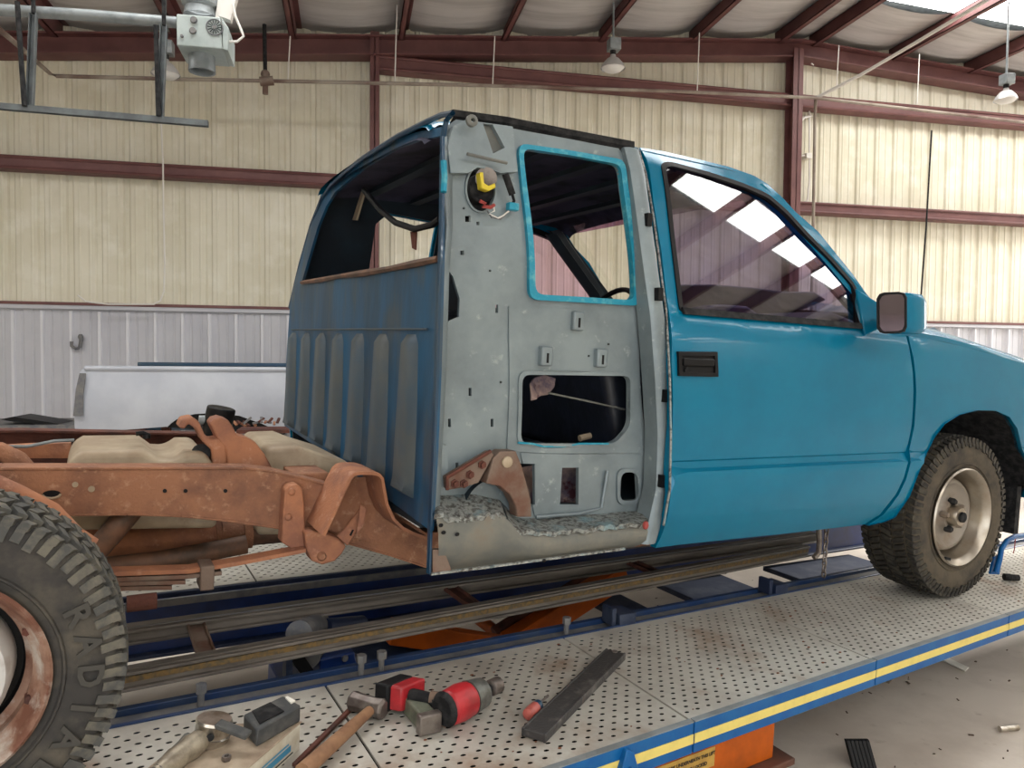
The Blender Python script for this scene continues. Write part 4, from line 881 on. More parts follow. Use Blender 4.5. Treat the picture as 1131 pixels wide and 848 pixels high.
# ================================================================ LIFT RACK (truck frame)
DZ = -1.055
def yn(x): return 1.545+.0755*(x-1.073)
def yi(x): return 2.19+.045*x
lift = thing('vehicle_lift', 'blue frame rack lift with perforated grey decks and yellow striped edge', 'lift', (2.0, 2.6, -1.55))
SEAM = [-2.1, -1.25, -.30, .65, 1.55, 2.49, 3.52, 4.5, 5.5]
def deckplate(x0, x1, ya, yb_, nr):
    """perforated plate: ring of quads round every octagonal hole, rows staggered"""
    b_ = B(); g = .004; x0 += g; x1 -= g; nc = max(4, int(round((x1-x0)/.046))); cw = (x1-x0)/nc
    def P(u, v, z=DZ): return V((u, lerp(ya(u), yb_(u), v), z))
    oct_ = [(math.cos(math.pi*(k+.5)/4), math.sin(math.pi*(k+.5)/4)) for k in range(8)]
    m = .05
    b_.add([P(x0, 0), P(x1, 0), P(x1, m), P(x0, m)], [(0, 1, 2, 3)]); b_.add([P(x0, 1-m), P(x1, 1-m), P(x1, 1), P(x0, 1)], [(0, 1, 2, 3)])
    rh = (1-2*m)/nr
    for j in range(nr):
        v0 = m+rh*j; sh = cw/2 if j % 2 else 0
        if sh: b_.add([P(x0, v0), P(x0+sh, v0), P(x0+sh, v0+rh), P(x0, v0+rh)], [(0, 1, 2, 3)]); b_.add([P(x1-sh, v0), P(x1, v0), P(x1, v0+rh), P(x1-sh, v0+rh)], [(0, 1, 2, 3)])
        for i in range(nc-(1 if sh else 0)):
            u0 = x0+sh+cw*i; uc = u0+cw/2; vc = v0+rh/2
            W_ = abs(yb_(uc)-ya(uc)); ru, rv = .0090, .0060/W_
            sq = [(1, .5), (.5, 1), (-.5, 1), (-1, .5), (-1, -.5), (-.5, -1), (.5, -1), (1, -.5)]
            sq = [(1, .42), (.42, 1), (-.42, 1), (-1, .42), (-1, -.42), (-.42, -1), (.42, -1), (1, -.42)]
            o_ = [P(uc+a*cw/2, vc+c*rh/2) for a, c in sq]; h_ = [P(uc+a*ru, vc+c*rv) for a, c in oct_]; d_ = [p+V((0, 0, -.0015)) for p in h_]
            cn = [P(uc+a*cw/2, vc+c*rh/2) for a, c in ((1, 1), (-1, 1), (-1, -1), (1, -1))]
            fs = [(k, (k+1) % 8, 8+(k+1) % 8, 8+k) for k in range(8)]+[(8+k, 8+(k+1) % 8, 16+(k+1) % 8, 16+k) for k in range(8)]
            fs += [(0, 24, 1), (2, 25, 3), (4, 26, 5), (6, 27, 7)]
            b_.add(o_+h_+d_+cn, fs)
    e = [P(x0, 0), P(x1, 0), P(x1, 1), P(x0, 1)]; lo = [p+V((0, 0, -.008)) for p in e]
    b_.add(e+lo, [(k, (k+1) % 4, 4+(k+1) % 4, 4+k) for k in range(4)])
    return b_
for a, c in zip(SEAM, SEAM[1:]):
    obj('deck_plate', deckplate(a, c, yn, yi, 22), deckm, lift, smooth=False, recalc=False)
    obj('hole_shade_sheet', B().prism([(a, yn(a)+.01, DZ-.03), (c, yn(c)+.01, DZ-.03), (c, yi(c), DZ-.03), (a, yi(a), DZ-.03)], (0, 0, -.01)), traym, lift)  # near-black sheet added below the plate so its holes look shaded
    g = .003; x0, x1 = a+g, c-g
    er = B().prism([(x0, yn(x0)-.012, DZ+.003), (x1, yn(x1)-.012, DZ+.003), (x1, yn(x1), DZ+.003), (x0, yn(x0), DZ+.003)], (0, 0, -.093))
    e = obj('edge_rail', er, blue, lift, bevel=.002)
    obj('yellow_stripe', B().prism([(x0, yn(x0)-.0145, DZ-.031), (x1, yn(x1)-.0145, DZ-.031), (x1, yn(x1)-.012, DZ-.031), (x0, yn(x0)-.012, DZ-.031)], (0, 0, -.028)), yellow, e)
    obj('edge_lip', B().prism([(x0, yn(x0)-.013, DZ+.006), (x1, yn(x1)-.013, DZ+.006), (x1, yn(x1)+.008, DZ+.006), (x0, yn(x0)+.008, DZ+.006)], (0, 0, -.003)), galv, e)
def long(y0, y1, z0, z1, name, m, xa=-2.1, xb=5.5, f=yi):
    return obj(name, B().prism([(xa, f(xa)+y0, z1), (xb, f(xb)+y0, z1), (xb, f(xb)+y1, z1), (xa, f(xa)+y1, z1)], (0, 0, z0-z1)), m, lift, bevel=.002)
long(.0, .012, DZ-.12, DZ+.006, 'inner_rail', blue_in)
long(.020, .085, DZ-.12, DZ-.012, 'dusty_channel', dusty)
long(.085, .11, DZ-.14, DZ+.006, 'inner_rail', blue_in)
# clamps standing on the inner rail
for (px, py) in ((424, 762), (447, 756), (641, 698), (232, 797)):
    p = tz(px, py, DZ+.03); obj('rail_bolt', B().cyl((p.x, yi(p.x)+.05, DZ-.012), (p.x, yi(p.x)+.05, DZ+.05), .010, n=8).cyl((p.x, yi(p.x)+.05, DZ+.03), (p.x, yi(p.x)+.05, DZ+.055), .016, n=6), dusty, lift)
for xx in (1.86, 2.78):
    obj('rail_clamp', B().box(xx-.04, xx+.04, yi(xx)-.0, yi(xx)+.1, DZ-.0, DZ+.045).box(xx-.07, xx-.05, yi(xx)+.01, yi(xx)+.08, DZ, DZ+.07), navyd, lift, bevel=.004)
# far runway
def ynf(x): return 3.30+.03*x
def yif(x): return 3.98+.05*x
for a, c in zip(SEAM, SEAM[1:]):
    obj('deck_plate', deckplate(a, c, ynf, yif, 20), deckm, lift, smooth=False, recalc=False)
    obj('hole_shade_sheet', B().prism([(a, ynf(a)+.01, DZ-.03), (c, ynf(c)+.01, DZ-.03), (c, yif(c), DZ-.03), (a, yif(a), DZ-.03)], (0, 0, -.01)), traym, lift)
    obj('edge_rail', B().prism([(a, yif(a), DZ), (c, yif(c), DZ), (c, yif(c)+.012, DZ), (a, yif(a)+.012, DZ)], (0, 0, -.1)), blue, lift)
long(-.06, -.04, DZ-.05, DZ+.012, 'inner_rail', navyd, f=ynf)
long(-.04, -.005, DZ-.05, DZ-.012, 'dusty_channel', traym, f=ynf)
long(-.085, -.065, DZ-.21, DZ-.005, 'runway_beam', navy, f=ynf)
long(-.10, -.085, DZ-.03, DZ+.0, 'beam_lip', dusty, f=ynf)
long(-.12, -.065, DZ-.225, DZ-.21, 'beam_foot', navyd, f=ynf)
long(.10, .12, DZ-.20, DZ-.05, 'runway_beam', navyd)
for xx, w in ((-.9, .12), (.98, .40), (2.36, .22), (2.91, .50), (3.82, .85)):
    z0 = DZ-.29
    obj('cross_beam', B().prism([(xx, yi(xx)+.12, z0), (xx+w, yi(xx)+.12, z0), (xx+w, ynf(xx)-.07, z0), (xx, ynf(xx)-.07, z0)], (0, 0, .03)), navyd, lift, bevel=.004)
# scissor arms, orange
def arm(a, c, y, w, th, m=orange):
    a, c = V((a[0], y, a[1])), V((c[0], y, c[1])); return B().bar(a, c, th, w)
obj('scissor_arm', arm((1.74, -1.39), (2.40, -1.11), 3.0, .11, .09), orange, lift, bevel=.006)
obj('scissor_arm', arm((1.78, -1.39), (1.12, -1.20), 2.92, .10, .07), orange, lift, bevel=.006)
obj('scissor_arm', arm((1.74, -1.39), (2.40, -1.11), 3.64, .10, .07), orange, lift, bevel=.006)
obj('scissor_pin', B().cyl((1.76, 2.85, -1.38), (1.76, 3.70, -1.38), .03), orange, lift)
obj('hydraulic_ram', B().cyl((1.72, 3.10, -1.36), (2.0, 3.10, -1.24), .030).cyl((2.0, 3.10, -1.24), (2.3, 3.10, -1.11), .018), rust_dk, lift)
# blue jack block with grey roller under the rails
jb = obj('jack_block', B().box(.60, .90, 2.42, 2.80, -1.36, -1.20), navy, lift, bevel=.008)
obj('jack_roller', B().cyl(ty(330, 700, 2.5)+V((0, .0, 0)), ty(352, 690, 2.75), .045), dusty, jb)
obj('jack_ram', B().cyl(ty(360, 692, 2.7), ty(400, 688, 2.8), .03), navyd, jb)
q = lambda l, y: [ty(px, py, y) for px, py in l]
obj('jack_leg', B().prism(q([(316, 716), (323, 716), (323, 753), (316, 753)], 2.46), (0, .05, 0)), navyd, jb)
obj('jack_strut', B().bar(ty(323, 718, 2.48), ty(344, 749, 2.48), .04, .03, (0, 1, 0)), black, jb)
obj('jack_wheel', B().cyl(ty(337, 722, 2.52), ty(345, 716, 2.62), .055), dusty, jb)
obj('jack_housing', B().prism(q([(353, 728), (392, 720), (396, 742), (353, 748)], 2.50), (0, .12, 0)), navy, jb, bevel=.006)
obj('housing_bolt', B().lathe(ty(381, 727, 2.495), (0, -1, 0), [(0, .012), (.006, .010), (.006, 0)], 12), dusty, jb)
# orange base beam under the near edge with its label, brown angle below
obj('base_beam', B().prism([(.9, yn(.9)+.006, DZ-.094), (1.95, yn(1.95)+.006, DZ-.094), (1.95, yn(1.95)+.30, DZ-.094), (.9, yn(.9)+.30, DZ-.094)], (0, 0, -.125)), orange, lift, bevel=.004)
obj('base_angle', B().prism([(.8, yn(.8)-.03, DZ-.221), (2.02, yn(2.02)-.03, DZ-.221), (2.02, yn(2.02)+.34, DZ-.221), (.8, yn(.8)+.34, DZ-.221)], (0, 0, -.022)), mat('brown_angle_steel', (92, 54, 38), .7, c2=(66, 42, 34), scale=8), lift, bevel=.003)
obj('base_foot', B().box(1.0, 2.1, 1.75, 2.0, -1.60, DZ-.26), rust_dk, lift)
lx0, lx1 = 1.385, 1.665
def lab_pt(x, dz): return V((x, yn(x)+.004, DZ-.094+dz))
lb = obj('warning_label', B().prism([lab_pt(lx0, -.012), lab_pt(lx1, -.012), lab_pt(lx1, -.072), lab_pt(lx0, -.072)], (0, .0015, 0)), labelm, lift, label='yellow printed warning label')
dx = (lab_pt(lx1, 0)-lab_pt(lx0, 0)).normalized()
for s_, dz in (('DO NOT WORK UNDERNEATH THIS LIFT', -.030), ('UNLESS THE SAFETY IS LOCKED', -.054)):
    text('label_lettering', s_, .0150, inkm, lb, frame3(lab_pt((lx0+lx1)/2, dz)+V((0, -.0014, 0)), dx, (0, 0, 1), V(dx).cross(V((0, 0, 1)))), .0003)
t2 = obj('hazard_label', B().prism([lab_pt(1.16, -.03), lab_pt(1.235, -.03), lab_pt(1.235, -.075), lab_pt(1.16, -.075)], (0, .0015, 0)), labelm, lift)
tq = lab_pt(1.205, -.052)+V((0, -.0015, 0))
obj('hazard_triangle', B().tube([tq+V((-.018, 0, -.014)), tq+V((.018, 0, -.014)), tq+V((0, 0, .016)), tq+V((-.018, 0, -.014))], .0018, 4), inkm, t2)
# small blue catch on the edge rail
p = tz(700, 832, DZ); obj('edge_catch', B().prism([(1.245, yn(1.2)-.035, DZ-.07), (1.32, yn(1.3)-.035, DZ-.07), (1.30, yn(1.3)-.03, DZ-.01), (1.275, yn(1.3)-.03, DZ+.0)], (0, .03, 0)).cyl((1.283, yn(1.28)-.045, DZ-.055), (1.283, yn(1.28)-.0, DZ-.055), .012), blue, lift, bevel=.003)
# legs to the floor
for xx in (-1.2, .2, 2.9, 4.2):
    obj('runway_post', B().box(xx, xx+.10, yi(xx)+.02, yi(xx)+.09, -1.60-.01*xx, DZ-.14), navyd, lift)

# two long rails lying under the cab
def railpair(name, lab, l, z, w, h, m, tp):
    P = [tz(px, py, z) for px, py in l]; d = (P[-1]-P[0]).normalized(); a = P[0]-d*.9; c = P[-1]
    th = thing(name, lab, 'rail', a.lerp(c, .5)+V((0, 0, -h)), group=None); sdv = V((-d.y, d.x, 0))
    web = B().bar(a, c, w*.35, h*.8)
    r_ = obj('rail_web', B().bar(a+V((0, 0, -h/2)), c+V((0, 0, -h/2)), w*.5, h), m, th)
    obj('rail_flange', B().bar(a+V((0, 0, -.004)), c+V((0, 0, -.004)), w, .010), m, th, bevel=.002)
    obj('rail_flange', B().bar(a+V((0, 0, -h)), c+V((0, 0, -h)), w, .010), m, th, bevel=.002)
    obj('rail_groove', B().bar(a-sdv*(w*.2)+V((0, 0, .003)), c-sdv*(w*.2)+V((0, 0, .003)), .006, .004), dusty if not tp else m, th)
    if tp: obj('measuring_tape', B().bar(a-sdv*(w*.30)+V((0, 0, -h*.45)), c-sdv*(w*.30)+V((0, 0, -h*.45)), .004, h*.35), tape, th, label='faded yellow tape strip')
    return th, a, c
r1, a1, c1 = railpair('steel_rail', 'dark grooved steel rail closer to the far deck, under the cab', [(145, 692), (900, 588)], -.97, .075, .045, railm, False)
r2, a2, c2 = railpair('steel_rail', 'dark steel rail with faded yellow tape strip, nearer the perforated deck', [(147, 738), (890, 602)], -.97, .06, .05, railm, True)
for k, (px, py) in enumerate(((222, 706), (512, 660), (702, 623))):
    p = tz(px, py, -.985); t_ = (p.x-a1.x)/(c1.x-a1.x); A = a1.lerp(c1, t_)+V((0, 0, -.02)); t2_ = (p.x-a2.x)/(c2.x-a2.x); C = a2.lerp(c2, t2_-.0)+V((0, 0, -.02))
    tt = thing('rail_spacer', ('rusty channel spacer between the two dark rails, nearest the rear tyre', 'rusty channel spacer between the two dark rails, below the cab corner', 'rusty channel spacer between the two dark rails, below the door')[k], 'spacer', (A+C)/2, group='rusty spacers between the rails')
    w = .03
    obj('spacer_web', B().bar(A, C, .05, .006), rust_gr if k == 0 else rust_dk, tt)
    for s in (-1, 1): obj('spacer_flange', B().bar(A+V((s*.025, 0, .006)), C+V((s*.025, 0, .006)), .005, .018), rust_gr if k == 0 else rust_dk, tt)

# ================================================================ TOOLS ON THE DECK (truck frame)
def dk(px, py, h=0.): return tz(px, py, DZ+.001+h)
def up(p, h): return V((p.x, p.y, p.z+h))
# impact wrench
iw = thing('impact_wrench', 'red and grey cordless impact wrench lying on its side with dark socket', 'wrench', dk(500, 790))
a = dk(494, 782, .054); c = dk(552, 755, .054); d = (c-a).normalized()
obj('motor_housing', B().tube([a-d*.01, a+d*.0, a+d*.05, a+d*.085], [.036, .048, .052, .048], 18), redp, iw, bevel=.004)
obj('rear_cap', B().tube([a-d*.022, a-d*.008], [.038, .049], 18), blackr, iw)
obj('gear_case', B().tube([a+d*.085, a+d*.10, a+d*.14, a+d*.15], [.050, .047, .042, .030], 18), toolgrey, iw)
obj('anvil', B().cyl(a+d*.15, a+d*.18, .014, n=12), blackr, iw)
obj('socket', B().tube([a+d*.175, a+d*.18, a+d*.215], [.017, .024, .024], 14), steel, iw)
s_ = V((-d.y, d.x, 0)); h0 = a+d*.03; h1 = h0+s_*.125-d*.055
obj('handle', B().tube([h0, h0.lerp(h1, .5), h1], [.024, .020, .022], 12), blackr, iw)
obj('handle_grip_dust', B().tube([h0+s_*.02+V((0, 0, .004)), h0.lerp(h1, .55)+V((0, 0, .004))], .021, 10), mat('dusty_grip', (110, 90, 76), .8), iw)
bt = B().bar(h1-s_*.01-d*.02, h1+s_*.045-d*.03, .06, .075)
obj('battery_shoe', B().obox(h1+s_*.02, s_*.022-d*.012, d*.045, (0, 0, .036)), redp, iw, bevel=.006)
obj('battery', B().obox(h1+s_*.048-d*.02, s_*.020-d*.008, d*.048, (0, 0, .040)), black, iw, bevel=.006)
# small bench vise jaw
vj = thing('clamp_jaw', 'small olive grey clamp head with square steel jaw beside the red wrench', 'clamp', dk(465, 790))
a = dk(450, 772, .028); c = dk(472, 796, .028)
obj('clamp_body', B().bar(a, c, .05, .052), olive, vj, bevel=.008, segs=3)
d = (c-a).normalized(); obj('clamp_face', B().bar(c-d*.004, c+d*.026, .066, .056), steel, vj, bevel=.005)
obj('clamp_neck', B().bar(a-V((.03, 0, 0)), a, .03, .036), olive, vj, bevel=.006)
# hammer
hm = thing('sledge_hammer', 'short sledge hammer with worn wooden handle and grey steel head', 'hammer', dk(395, 800))
a = dk(390, 774, .028); c = dk(434, 786, .028); d = (c-a).normalized(); s_ = V((-d.y, d.x, 0))
obj('hammer_head', B().tube([a-d*.008, a+d*.0, a+d*.022, a+d*.075, a+d*.100, a+d*.108], [.022, .030, .027, .027, .031, .022], 8), steel, hm, bevel=.002, smooth=True, ang=30)
h0 = dk(406, 787, .030); h1 = dk(334, 852, .030)
obj('hammer_handle', B().tube([h0+(h0-h1).normalized()*.012, h0, h0.lerp(h1, .3), h0.lerp(h1, .8), h1], [.014, .015, .018, .020, .021], 12), wood, hm)
pb = thing('pry_bar', 'thin dark bar lying behind the wooden hammer handle', 'bar', dk(360, 800))
obj('bar_shaft', B().bar(dk(400, 770, .006), dk(325, 845, .006), .012, .009), rust_dk, pb)
# flat bar
fb = thing('flat_steel_bar', 'long scuffed black channel bar lying diagonally on the perforated deck', 'bar', dk(628, 768))
a = dk(589, 812, .012); c = dk(680, 722, .012)
obj('bar_web', B().bar(a, c, .074, .022), barm, fb, bevel=.003)
d = (c-a).normalized(); s_ = V((-d.y, d.x, 0))
for s in (-1, 1): obj('bar_side', B().bar(a+s_*s*.033, c+s_*s*.033, .007, .0255), barm, fb, bevel=.002)
obj('bar_end_pin', B().cyl(c-d*.012+V((0, 0, .008)), c-d*.012+V((0, 0, .015)), .010), steel, fb)
sc_ = thing('screwdriver', 'short screwdriver with red amber handle tucked against the black bar', 'screwdriver', dk(592, 787))
a = dk(583, 789, .019); c = dk(602, 771, .019); d = (c-a).normalized()
obj('driver_handle', B().tube([a-d*.004, a, a+d*.02, a+d*.05, a+d*.055], [.009, .017, .018, .018, .012], 10), amber, sc_)
obj('driver_collar', B().cyl(a+d*.052, a+d*.070, .016), deepblue, sc_)
obj('driver_blade', B().cyl(a+d*.066, a+d*.14, .0035), steel, sc_)
# cardboard box with tools on it, cut by the frame's lower edge
bx = thing('tool_box', 'low cream box with blue stripes and dirty cardboard top, in front of the rear tyre', 'box', dk(262, 850))
T_ = .075
P = [tz(222, 800, DZ+T_), tz(334, 796, DZ+T_), tz(262, 858, DZ+T_), tz(150, 858, DZ+T_)]
obj('box_top', B().prism(P, (0, 0, -.004)), card, bx, bevel=.002)
low = [V((p.x, p.y, DZ+.001)) for p in P]
cc = sum(P, V((0, 0, 0)))/4
bb = B().prism([p.lerp(cc, .03)+V((0, 0, -.005)) for p in P], (0, 0, -(T_-.007))); obj('box_body', bb, cream_b, bx)
e0, e1 = P[1].lerp(cc, .03), P[2].lerp(cc, .03); ed = (e1-e0); nn = V((ed.y, -ed.x, 0)).normalized()
if nn.dot(e0-cc) < 0: nn = -nn
for (ta, tb, z0, z1, m_) in ((.16, .98, -.056, -.040, boxblue), (.2, .98, -.036, -.031, boxblue), (.12, .98, -.066, -.062, black)):
    q0, q1 = e0.lerp(e1, ta), e0.lerp(e1, tb); obj('printed_stripe', B().add([q0+nn*.0012+V((0, 0, z0)), q1+nn*.0012+V((0, 0, z0)), q1+nn*.0012+V((0, 0, z1)), q0+nn*.0012+V((0, 0, z1))], [(0, 1, 2, 3)]), m_, bx)
def bt_(px, py, h=0.): return tz(px, py, DZ+T_+.0005+h)
# angle air tool on the box
at = thing('air_ratchet', 'dusty bright metal air tool with round head lying on the cardboard', 'air tool', bt_(230, 830))
hc = bt_(232, 820, .0)
obj('tool_head', B().lathe(hc, (0.15, 0, 1), [(0, .0), (0, .036), (.012, .040), (.020, .043), (.022, .040), (.050, .040), (.054, .043), (.060, .040), (.060, 0)], 28), steelbr, at)
obj('head_screw', B().lathe(hc+V((-.006, -.040, .034)), (0, -1, .1), [(0, .009), (.003, .009), (.004, .006), (.004, 0)], 12), blackr, at)
b0 = hc+V((-.02, -.02, .024)); b1 = bt_(178, 850, .018)
obj('tool_body', B().tube([b0, b0.lerp(b1, .3), b0.lerp(b1, .5), b0.lerp(b1, .7), b1, b1+(b1-b0).normalized()*.05], [.024, .030, .025, .027, .019, .018], 14), dusty_al, at)
obj('tool_lever', B().tube([b0+V((-.03, .02, .0)), b0.lerp(b1, .4)+V((-.01, .025, .004)), b1+V((0, .03, 0))], [.012, .010, .008], 8), toolgrey, at)
obj('tool_coupling', B().tube([b1+V((-.004*k, -.004*k, 0)) for k in range(6)], [.019, .016, .019, .016, .019, .016], 12), steel, at)
wn = thing('small_nut', 'small brown nut on the cardboard near the box edge', 'nut', bt_(250, 839))
obj('nut_body', B().lathe(bt_(250, 839), (0, 0, 1), [(0, 0), (0, .011), (.010, .011), (.010, .006), (.002, .005)], 6), steel, wn)
# black charger-like unit
bc = thing('black_tool_case', 'dark grey plastic tool unit with white label resting on the cardboard box', 'tool', bt_(290, 815))
q = [bt_(284, 824), bt_(330, 795), bt_(308, 788), bt_(262, 812)]
q = [bt_(283, 826), bt_(332, 797), bt_(312, 786), bt_(268, 808)]
bcb = obj('unit_body', B().prism(q, (0, 0, .045)), toolplast, bc, bevel=.006)
tp_ = [p+V((0, 0, .0455)) for p in q]
obj('unit_panel', B().prism([tp_[0].lerp(tp_[1], .12).lerp(tp_[3], .15), tp_[0].lerp(tp_[1], .7).lerp(tp_[3], .1), tp_[3].lerp(tp_[2], .7).lerp(tp_[0], .1), tp_[3].lerp(tp_[2], .2).lerp(tp_[0], .1)], (0, 0, .003)), blackr, bc)
obj('unit_arm', B().bar(bt_(275, 812, .04), bt_(240, 799, .058), .03, .012), toolplast, bc, bevel=.003)
obj('white_sticker', B().prism([tp_[1].lerp(tp_[0], .16).lerp(tp_[2], .3), tp_[1].lerp(tp_[0], .02).lerp(tp_[2], .3), tp_[1].lerp(tp_[0], .02).lerp(tp_[2], .75), tp_[1].lerp(tp_[0], .22).lerp(tp_[2], .75)], (0, 0, .004)), whitem, bc)
# socket beyond the front tyre
sk = thing('drive_socket', 'loose dark socket lying on the deck right of the front tyre', 'socket', dk(1117, 642))
a = dk(1109, 637, .016); c = dk(1125, 638, .016)
obj('socket_body', B().tube([a, a.lerp(c, .45), a.lerp(c, .5), a.lerp(c, .55), c], [.018, .018, .014, .016, .016], 14), blackr, sk)
# blue bent tube foot beyond the wheel
bl = thing('floor_jack_handle', 'bent blue tube rising beside the front tyre at the right edge', 'handle', dk(1105, 625))
obj('bent_tube', B().tube([ty(1100, 632, 2.0), ty(1104, 618, 2.0), ty(1106, 606, 2.02), ty(1112, 597, 2.04), ty(1121, 592, 2.06), ty(1140, 590, 2.1)], .013, 10), blue, bl)
obj('tube_plate', B().prism([ty(px, py, 2.02) for px, py in ((1098, 615), (1108, 612), (1104, 634), (1094, 634))], (0, .01, 0)), blue, bl)
ch_ = thing('dangling_hook', 'thin wire hook hanging from the blue tube', 'hook', ty(1121, 612, 2.06))
obj('wire', B().tube([ty(1121.5, 593, 2.06), ty(1120.5, 606, 2.06), ty(1119, 611, 2.06)], .0025, 5), redw, ch_)
# clear film on the bonnet
pl = thing('plastic_film', 'crumpled clear plastic film lying on the far side of the hood', 'plastic sheet', (3.3, 2.6, .22))
rows = []
for i in range(14):
    t = i/13; x_ = 3.08+.62*t; rows.append([V((x_, 2.2+.9*k/12, flz(x_)+.085+.055*abs(math.sin(i*1.9+k*1.3))*(1-t*.8)+.03*abs(math.sin(k*2.7+i))*(1-t))) for k in range(13)])
obj('film', B().grid(rows), plastic, pl, smooth=False)
# ---- debris on the deck and the floor
dust = B()
for k in range(70):
    x_ = random.uniform(.8, 4.3); y_ = random.uniform(yn(x_)+.03, yi(x_)-.03); r_ = random.uniform(.002, .005)
    dust.ball((x_, y_, DZ+.002), r_*1.6, r_, r_*.5, 6)
do = obj('deck_grit', dust, mat('rust_flakes', (120, 76, 54), .9), kind='stuff', frame=FT); do['label'] = 'rust flakes and grit scattered over the near perforated deck'; do['category'] = 'grit'
# ================================================================ THINGS IN THE SHOP (building frame)
def tw_(name, lab, cat, base, group=None): return thing(name, lab, cat, base, FW, group)
# floor bits
lv = B()
for k in range(260):
    x_, y_ = random.uniform(.8, 6), random.uniform(2.2, 5.2); s = random.uniform(.003, .011); an = random.uniform(0, 3.14)
    lv.obox((x_, y_, .003), (s*math.cos(an), s*math.sin(an), random.uniform(-.002, .002)), (-s*.5*math.sin(an), s*.5*math.cos(an), 0), (0, 0, .001))
lo_ = obj('floor_debris', lv, leafm, kind='stuff'); lo_['label'] = 'small dry leaves and specks scattered on the concrete floor'; lo_['category'] = 'debris'
def slab(name, lab, cat, l, h, m):
    P = [wz(px, py, .002) for px, py in l]; t_ = tw_(name, lab, cat, sum(P, V((0, 0, 0)))/len(P)); obj(name+'_sheet', B().prism(P, (0, 0, h)), m, t_, bevel=.001); return t_
slab('plastic_strip', 'long white strip lying on the floor past the deck edge', 'strip', [(1018, 718), (1024, 716), (1070, 738), (1066, 742)], .006, whitem)
slab('paper_strip', 'short pale paper strip on the floor under the deck seam', 'paper', [(952, 742), (958, 740), (985, 752), (982, 755)], .004, tan)
sd_ = tw_('metal_cylinder', 'small silver cylinder on the floor at the right edge', 'cylinder', wz(1114, 804, 0))
obj('cylinder_body', B().cyl(wz(1104, 805, .014), wz(1124, 803, .014), .013), steelbr, sd_)
bp_ = tw_('ribbed_black_pad', 'ribbed black rubber pad standing on the floor at the bottom edge', 'pad', wz(955, 848, 0))
P0, P1 = wz(944, 850, 0), wz(970, 850, 0); hgt = .09
for k in range(6):
    t0, t1 = k/6, (k+.8)/6; obj('pad_rib', B().prism([P0.lerp(P1, t0), P0.lerp(P1, t1), P0.lerp(P1, t1)+V((0, .05, hgt)), P0.lerp(P1, t0)+V((0, .05, hgt))], (0, .01, 0)), black, bp_)
obj('pad_back', B().prism([P0+V((0, .008, 0)), P1+V((0, .008, 0)), P1+V((0, .058, hgt)), P0+V((0, .058, hgt))], (0, .01, 0)), blackr, bp_)
# white pickup bed on stands, by the wall
bed = tw_('white_pickup_bed', 'white pickup bed standing at left in front of the white ribbed wall', 'truck bed', (-1.2, 7.2, 0))
Y0 = 7.0
def wl_(l, y=Y0): return [wy(px, py, y) for px, py in l]
side = [(q.x, q.z) for q in wl_([(83, 470), (84, 430), (89, 409), (96, 404.5), (318, 406)])]+[(1.6, EYE-.12), (1.6, EYE-.70), (.2, EYE-.70)]
av = [(q.x, q.z) for q in wl_([(312, 478), (290, 468), (265, 459), (240, 455.5), (215, 457), (195, 463), (184, 471)])]
side = side+av+[(-2.28, EYE-.68)]
bsf = lambda x, z: (x, Y0-.03*math.sin(max(0, min(1, (z-EYE+.7)/.56))*math.pi), z)
bs = obj('bed_side', plate(B(), side, [], bsf, .03, .08), whitepaint, bed, ang=50)
obj('bed_rail_cap', B().tube([wy(94, 406.5, Y0-.0), wy(318, 408, Y0)], .022, 8), whitepaint, bs)
lampp = [(q.x, q.z) for q in wl_([(83, 459), (86, 430), (90, 412), (97, 412), (94, 435), (94, 459)])]
obj('lamp_recess', plate(B(), lampp, [], lambda x, z: (x, Y0-.05, z), .01, .1), dusty, bs, label='open grey tail lamp recess')
obj('inner_arch', B().prism([wy(px, py, Y0+.03) for px, py in ((184, 472), (195, 463), (215, 457), (240, 455), (265, 459), (290, 468), (314, 480))], (0, .5, 0)), black, bs)
obj('arch_flare', B().tube([wy(px, py, Y0-.005) for px, py in ((184, 471), (192, 463), (205, 458), (222, 455), (240, 454), (262, 457), (285, 463), (312, 474))], .009, 6), whitepaint, bs)
obj('bed_floor', B().box(-2.1, 1.55, Y0+.05, Y0+1.5, EYE-.60, EYE-.57), whitepaint, bed)
obj('bed_side', B().box(-2.2, 1.6, Y0+1.5, Y0+1.53, EYE-.62, EYE-.16), whitepaint, bed)
obj('bed_front', B().box(1.55, 1.6, Y0, Y0+1.5, EYE-.62, EYE-.16), whitepaint, bed)
obj('bed_cross_sill', B().box(-1.9, -1.8, Y0+.1, Y0+1.4, EYE-.68, EYE-.60).box(1.2, 1.3, Y0+.1, Y0+1.4, EYE-.68, EYE-.60), rust_dk, bed)
for (xx, yy) in ((-1.85, Y0+.2), (-1.85, Y0+1.3), (1.25, Y0+.2), (1.25, Y0+1.3)):
    obj('stand_leg', B().box(xx-.04, xx+.04, yy-.04, yy+.04, 0, EYE-.68), rust_dk, bed)
b2_ = tw_('blue_tailgate', 'dark blue tailgate edge standing behind the white pickup bed', 'tailgate', (-.8, 9.0, 0))
q0, q1 = wy(153, 401, 9.0), wy(322, 404, 9.0)
tg = obj('tailgate_panel', B().box(q0.x, q1.x+.3, 9.0, 9.05, .75, q0.z-.02), deepblue, b2_, bevel=.006)
obj('tailgate_cap', B().box(q0.x-.01, q1.x+.3, 8.99, 9.06, q0.z-.03, q0.z+.012), deepblue, b2_, bevel=.006)
for xx in (q0.x+.15, q1.x+.1): obj('stand_leg', B().box(xx, xx+.06, 9.0, 9.06, 0, .75), rust_dk, b2_)
bn = tw_('work_bench', 'cluttered grey bench top at the left edge behind the rusty frame', 'bench', (-3.3, 8.2, 0))
z_ = wy(30, 468, 8.2).z
